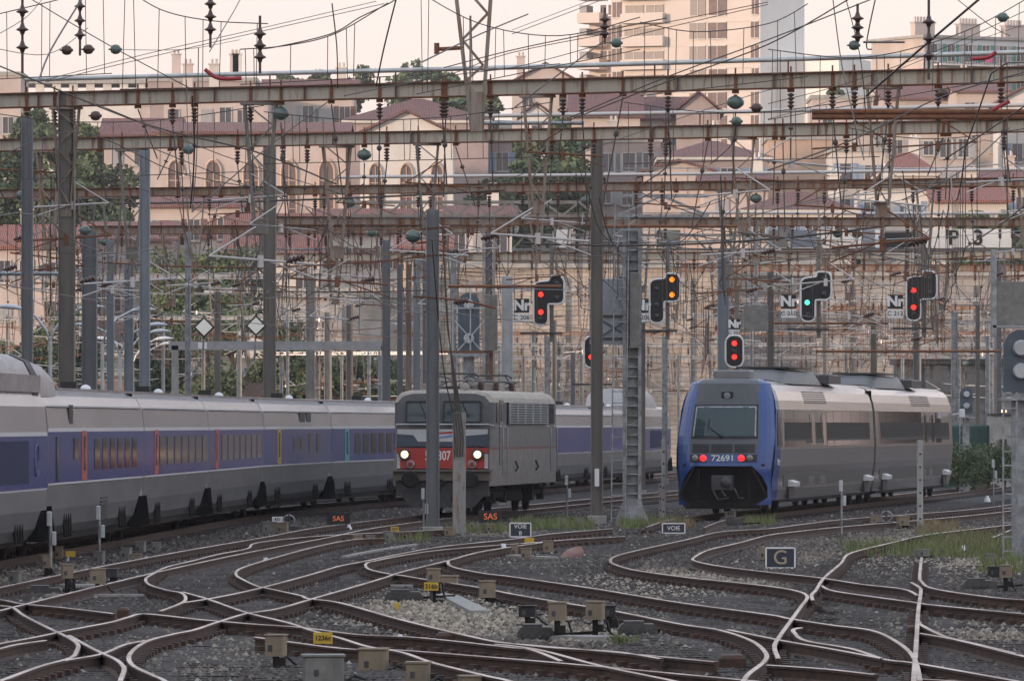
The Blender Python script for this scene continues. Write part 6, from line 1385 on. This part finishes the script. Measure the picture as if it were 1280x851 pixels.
# long white parapet viaduct at the upper left
D = 760; s = F/D; o = thing('parapet_building', 'long low white building with pillars on the upper left skyline', 'building', ((20-640)/s, D, 30)); z0 = EYE+(HY-118)/s-30; z1 = EYE+(HY-103)/s-30
mb = MB(); mb.box((11, 5, z1+.1), (23, 10, .5)); mb.build('roof', M_concl, o)
for k in range(12): mb = MB(); mb.box((.8+k*2.0, .6, (z0+z1)/2), (1.0, .5, z1-z0)); mb.build('pillar', WC['white'], o)
mb = MB(); mb.box((11, 5, z0/2), (23, 9.6, z0)); mb.build('wall', WC['white'], o)

# tower block
D = 770; s = F/D; a = math.radians(-22); ca, sa = math.cos(a), math.sin(a)
cx = (950-640)/s; tower = thing('tower_block', 'tall cream apartment tower with balconies and a blank grey side wall', 'building', (cx, D, 30), a)
H = EYE+(HY+70)/s-30     # beyond the top edge
def tx(px): return (px-950)/s/ca      # along the front face, 0 at the corner
mb = MB(); w = -tx(765); mb.box((-w/2, 8, H/2), (w, 16, H)); mb.build('wall', WC['tower'], tower)
mb = MB(); mb.box((.012, 8, H/2), (.03, 16.02, H-.1)); mb.build('side_wall', WC['towerside'], tower)
mb = MB(); wl = tx(765)-tx(722); mb.box((tx(722)+wl/2, 10, H/2-4), (wl-.01, 12, H-8)); mb.build('stepped_wing', WC['tower'], tower)
M_winb = mat('brown_window_blind', (.12, .06, .05), .5, 0, (.05, .035, .035), 1.5); M_winb2 = mat('dark_window_blind', (.07, .055, .055), .3)
nrow = 9
for k in range(nrow):
    yc = 46+29.2*(k-2.3) ; z = EYE+(HY-yc)/s-30
    for px0, px1, hh, m_ in ((766, 778, 1.9, M_winb), (782, 806, 1.0, M_winb2), (808, 831, 1.0, M_winb2), (863, 883, 2.0, M_winb2), (886, 909, 2.0, M_winb), (939, 948, 2.0, M_winb)):
        if k % 3 == 1: px0 += 1
        x0, x1 = tx(px0), tx(px1); mb = MB(); mb.box(((x0+x1)/2, -.03, z), (x1-x0, .12, hh)); wq = mb.build('window', m_, tower)
        mb = MB(); mb.bar((x0, -.11, z+hh/2), (x1, -.11, z+hh/2), .09); mb.bar((x0, -.11, z-hh/2), (x1, -.11, z-hh/2), .09); mb.bar(((x0+x1)/2, -.11, z-hh/2), ((x0+x1)/2, -.11, z+hh/2), .07); mb.build('frame', WC['white'], wq)
    # front slabs of balconies
    x0, x1 = tx(780), tx(833); mb = MB(); mb.box(((x0+x1)/2, -.55, z-1.15), (x1-x0, 1.0, 1.15)); mb.build('balcony', WC['tower'], tower)
    x0, x1 = tx(718), tx(746); mb = MB(); mb.box(((x0+x1)/2, 2.6, z-.8), (x1-x0, 3.0, 1.25)); mb.build('balcony', WC['tower'], tower)
    x0, x1 = tx(718), tx(727); mb = MB(); mb.box(((x0+x1)/2, 3.0, z+.35), (x1-x0, 2.2, .9)); mb.build('balcony_screen', M_shut[1], tower)
    for px0, px1 in ((737, 744), (747, 751)): x0, x1 = tx(px0), tx(px1); mb = MB(); mb.box(((x0+x1)/2, 3.97, z+.3), (x1-x0, .1, 1.2)); mb.build('window', M_winb, tower)
    mb = MB(); x0, x1 = tx(765), 0; mb.box(((x0+x1)/2, -.015, z-1.75), (x1-x0-.1, .05, .12)); mb.build('floor_band', WC['cream'], tower)
mb = MB(); mb.box((4.0, 12, H*.28), (7.9, 12, H*.56)); mb.build('rear_annex', WC['towerside'], tower)
# right block
D = 700; s = F/D; a = math.radians(30); ca, sa = math.cos(a), math.sin(a); cx = (1155-640)/s
rb = thing('apartment_block', 'balconied apartment block on the right, blue shade coloured into its front, blank pink end', 'building', (cx, D, 28), a)
H = EYE+(HY-47)/s-28; wf = (1300-1155)/s/ca; wd = (1155-1095)/s/sa
mb = MB(); mb.box((wf/2, wd/2, H/2), (wf, wd, H)); mb.build('wall', WC['pink'], rb)
mb = MB(); mb.box((wf/2, wd/2, H+.15), (wf+.6, wd+.6, .3)); mb.build('roof', M_concl, rb)
mb = MB(); mb.box((wf/2, -.02, H/2), (wf-.1, .05, H-.2)); mb.build('front_wall', mat('blue_shade_render', (.50, .54, .56), .85, 0, (.44, .47, .49), .4), rb)  # thin front panel with the bluish shade of this face put into its colour
for k in range(5):
    z = H-1.6-k*3.0
    for c in range(7):
        x = 1.2+c*2.3; win(rb, x, -.05, z, 0, (1, 1, 1.15), (3, 3, 1, 0, 1)[k % 5] if c % 2 else 1)
    mb = MB(); mb.box((wf/2+.5, -.75, z-1.35), (wf-1.5, 1.4, .18)); mb.build('balcony', WC['white'], rb)
    mb = MB(); mb.box((wf/2+.5, -1.4, z-.4), (wf-1.5, .05, .05))
    for c in range(36): mb.box((1.3+c*(wf-1.7)/36, -1.4, z-.85), (.04, .04, .9))
    mb.build('balcony_railing', M_dark2, rb)
for cx_ in (2.5, 8.5, 14.5):
    mb = MB(); mb.box((cx_, 4, H+1.0), (2.6, .9, 1.7)); mb.box((cx_, 4, H+1.9), (2.9, 1.1, .12))
    for c in range(6): mb.lathe((cx_-1+c*.4, 4, H+1.95), (0, 0, 1), [(.13, 0), (.12, .6)], 8)
    mb.build('chimney_stack', WC['pink'], rb)
mb = MB(); mb.box((7.6, -1.46, H-2.2), (.9, .08, .8)); mb.build('pink_laundry', mat('pink_cloth', (.6, .12, .25), .8), rb)
# container and white shed at the right
D = 285; s = F/D; o = thing('container', 'dark green container behind the bushes at the right', 'container', ((1208-640)/s, D, GZ)); mb = MB(); H = EYE+(HY-531)/s-GZ; mb.bbox((0, 1.2, H/2), (58/s, 2.4, H), .05)
for k in range(16): mb.box((-28/s+.06+k*58/s/16, -.02, H/2), (.06, .05, H*.9))
mb.build('shell', mat('container_green', (.035, .10, .085), .6, 0, (.03, .08, .07), 2), o)
o = thing('shed', 'white shed beside the green container at the right', 'shed', ((1250-640)/s, D-1, GZ)); mb = MB(); H = EYE+(HY-519)/s-GZ; mb.bbox((0, 1.2, H/2), (27/s, 2.4, H), .03); mb.build('wall', M_concl, o); mb = MB(); mb.box((.05, -.02, H*.62), (.35, .06, .35)); mb.build('window', M_glassd, o); mb = MB(); mb.box((0, 1.2, H+.04), (29/s, 2.6, .08)); mb.build('roof', M_dark2, o)
# distant shed with lit windows
o = thing('depot_building', 'low dark depot building with small lit lamps behind the railcar end', 'building', P(1180, 529, 380)); o.location.z = GZ; s = F/380
mb = MB(); mb.box((2, 4, 3.2), (9, 6, 6.4)); mb.build('wall', mat('depot_wall', (.10, .12, .14), .8, 0, (.06, .07, .08), 1), o); mb = MB(); mb.box((2, 4, 6.6), (9.6, 7, .4)); mb.build('roof', M_dark2, o)
for x, z in ((.0, 3.7), (3.6, 3.6), (4.6, 3.6)): mb = MB(); mb.box((x, .9, z), (.3, .2, .14)); mb.build('lamp', mat('lit_window_lamp', (1, .8, .5), .4, emit=(1, .75, .45), es=3), o)
for i in range(7): mb = MB(); mb.box((-1.9+i*1.25, .95, 1.8), (.9, .1, 1.6)); mb.build('window', M_glassd, o)

# trees
TR = [('wide dark tree on the skyline left of the drop frame', 515, 68, 100, 880), ('tree on the skyline, second from the drop frame', 440, 80, 60, 890), ('small tree on the skyline, third from the drop frame', 405, 88, 44, 900), ('low tree on the skyline above the church wing', 365, 92, 40, 900), ('tree on the skyline right of the drop frame', 560, 92, 60, 880), ('tree under the drop frame', 600, 95, 70, 760), ('dark tree behind the brown roof', 575, 118, 60, 620)]
for lb_, px, yt, w_, D in TR: tree(lb_, px, yt, w_, D, zh(D)-2, M_leafd, 14, 130, .55)
TR = [('large green tree behind the first signal', 640, 165, 90, 590), ('large green tree left of the dark brown post', 700, 160, 90, 585), ('round green tree between signals and church', 665, 195, 80, 545), ('lower green tree left of the lattice truss', 610, 215, 70, 535), ('green tree behind the second gantry beam', 720, 190, 70, 550), ('green tree under the tower block', 700, 135, 70, 640),
      ('dark green tree at the left edge', 20, 175, 90, 540), ('dark green tree left of the dark post', 70, 150, 80, 545), ('dark green tree right of the dark post', 130, 185, 90, 530), ('lower green tree at the left edge', 5, 215, 80, 510), ('green tree between the first two posts', 62, 205, 90, 505), ('green tree beside the blue grey post', 125, 225, 80, 505), ('tall green tree in the left background top', 120, 145, 60, 600), ('dark tree at the upper left behind the beam', 40, 132, 60, 610),
      ('tree behind the right part of the yard', 1110, 122, 60, 650), ('small tree right of the tower', 1040, 105, 50, 700), ('green tree over the white track panel', 1215, 252, 70, 480), ('green tree at the right edge over the white panel', 1262, 262, 50, 478)]
for lb_, px, yt, w_, D in TR: tree(lb_, px, yt, w_, D, zh(D)-2, M_leafd if px % 3 else M_leaf, 20, 150, .34)
TR = [('leafy tree above the left diamond sign', 225, 300, 100, 425), ('leafy tree between the diamond signs', 290, 305, 90, 420), ('bushy tree behind the diamond signs', 260, 345, 120, 410), ('leafy tree behind the street lamps', 90, 375, 90, 420), ('low leafy tree at the left edge', 20, 405, 80, 415), ('shady tree behind the middle posts', 410, 430, 110, 418), ('dark leafy tree left of the locomotive', 470, 440, 90, 418), ('shady tree right of the diamond signs', 350, 395, 80, 420), ('bushy tree over the low brown wall', 190, 370, 90, 424)]
for lb_, px, yt, w_, D in TR: tree(lb_, px, yt, w_, D, GZ, M_leaf if px % 2 else M_leafd, 26, 190, .20, 'trees before the retaining walls')

# ================================================================== HAZE
mb = MB(); mb.box((0, 900, 45), (2400, 2200, 110)); hz = mb.build('haze', None) if False else None
m = bpy.data.materials.new('evening_haze'); m.use_nodes = True; t = m.node_tree; t.nodes.clear(); oo = t.nodes.new('ShaderNodeOutputMaterial'); pv = t.nodes.new('ShaderNodeVolumePrincipled')
pv.inputs['Color'].default_value = (.92, .88, .90, 1); pv.inputs['Density'].default_value = .00012; pv.inputs['Anisotropy'].default_value = .2; t.links.new(pv.outputs[0], oo.inputs['Volume'])
mb = MB(); mb.box((0, 525, 50), (900, 1180, 104)); hz = mb.build('haze', m); hz['kind'] = 'stuff'; tag(hz, 'thin warm evening haze over the yard and town', 'haze')
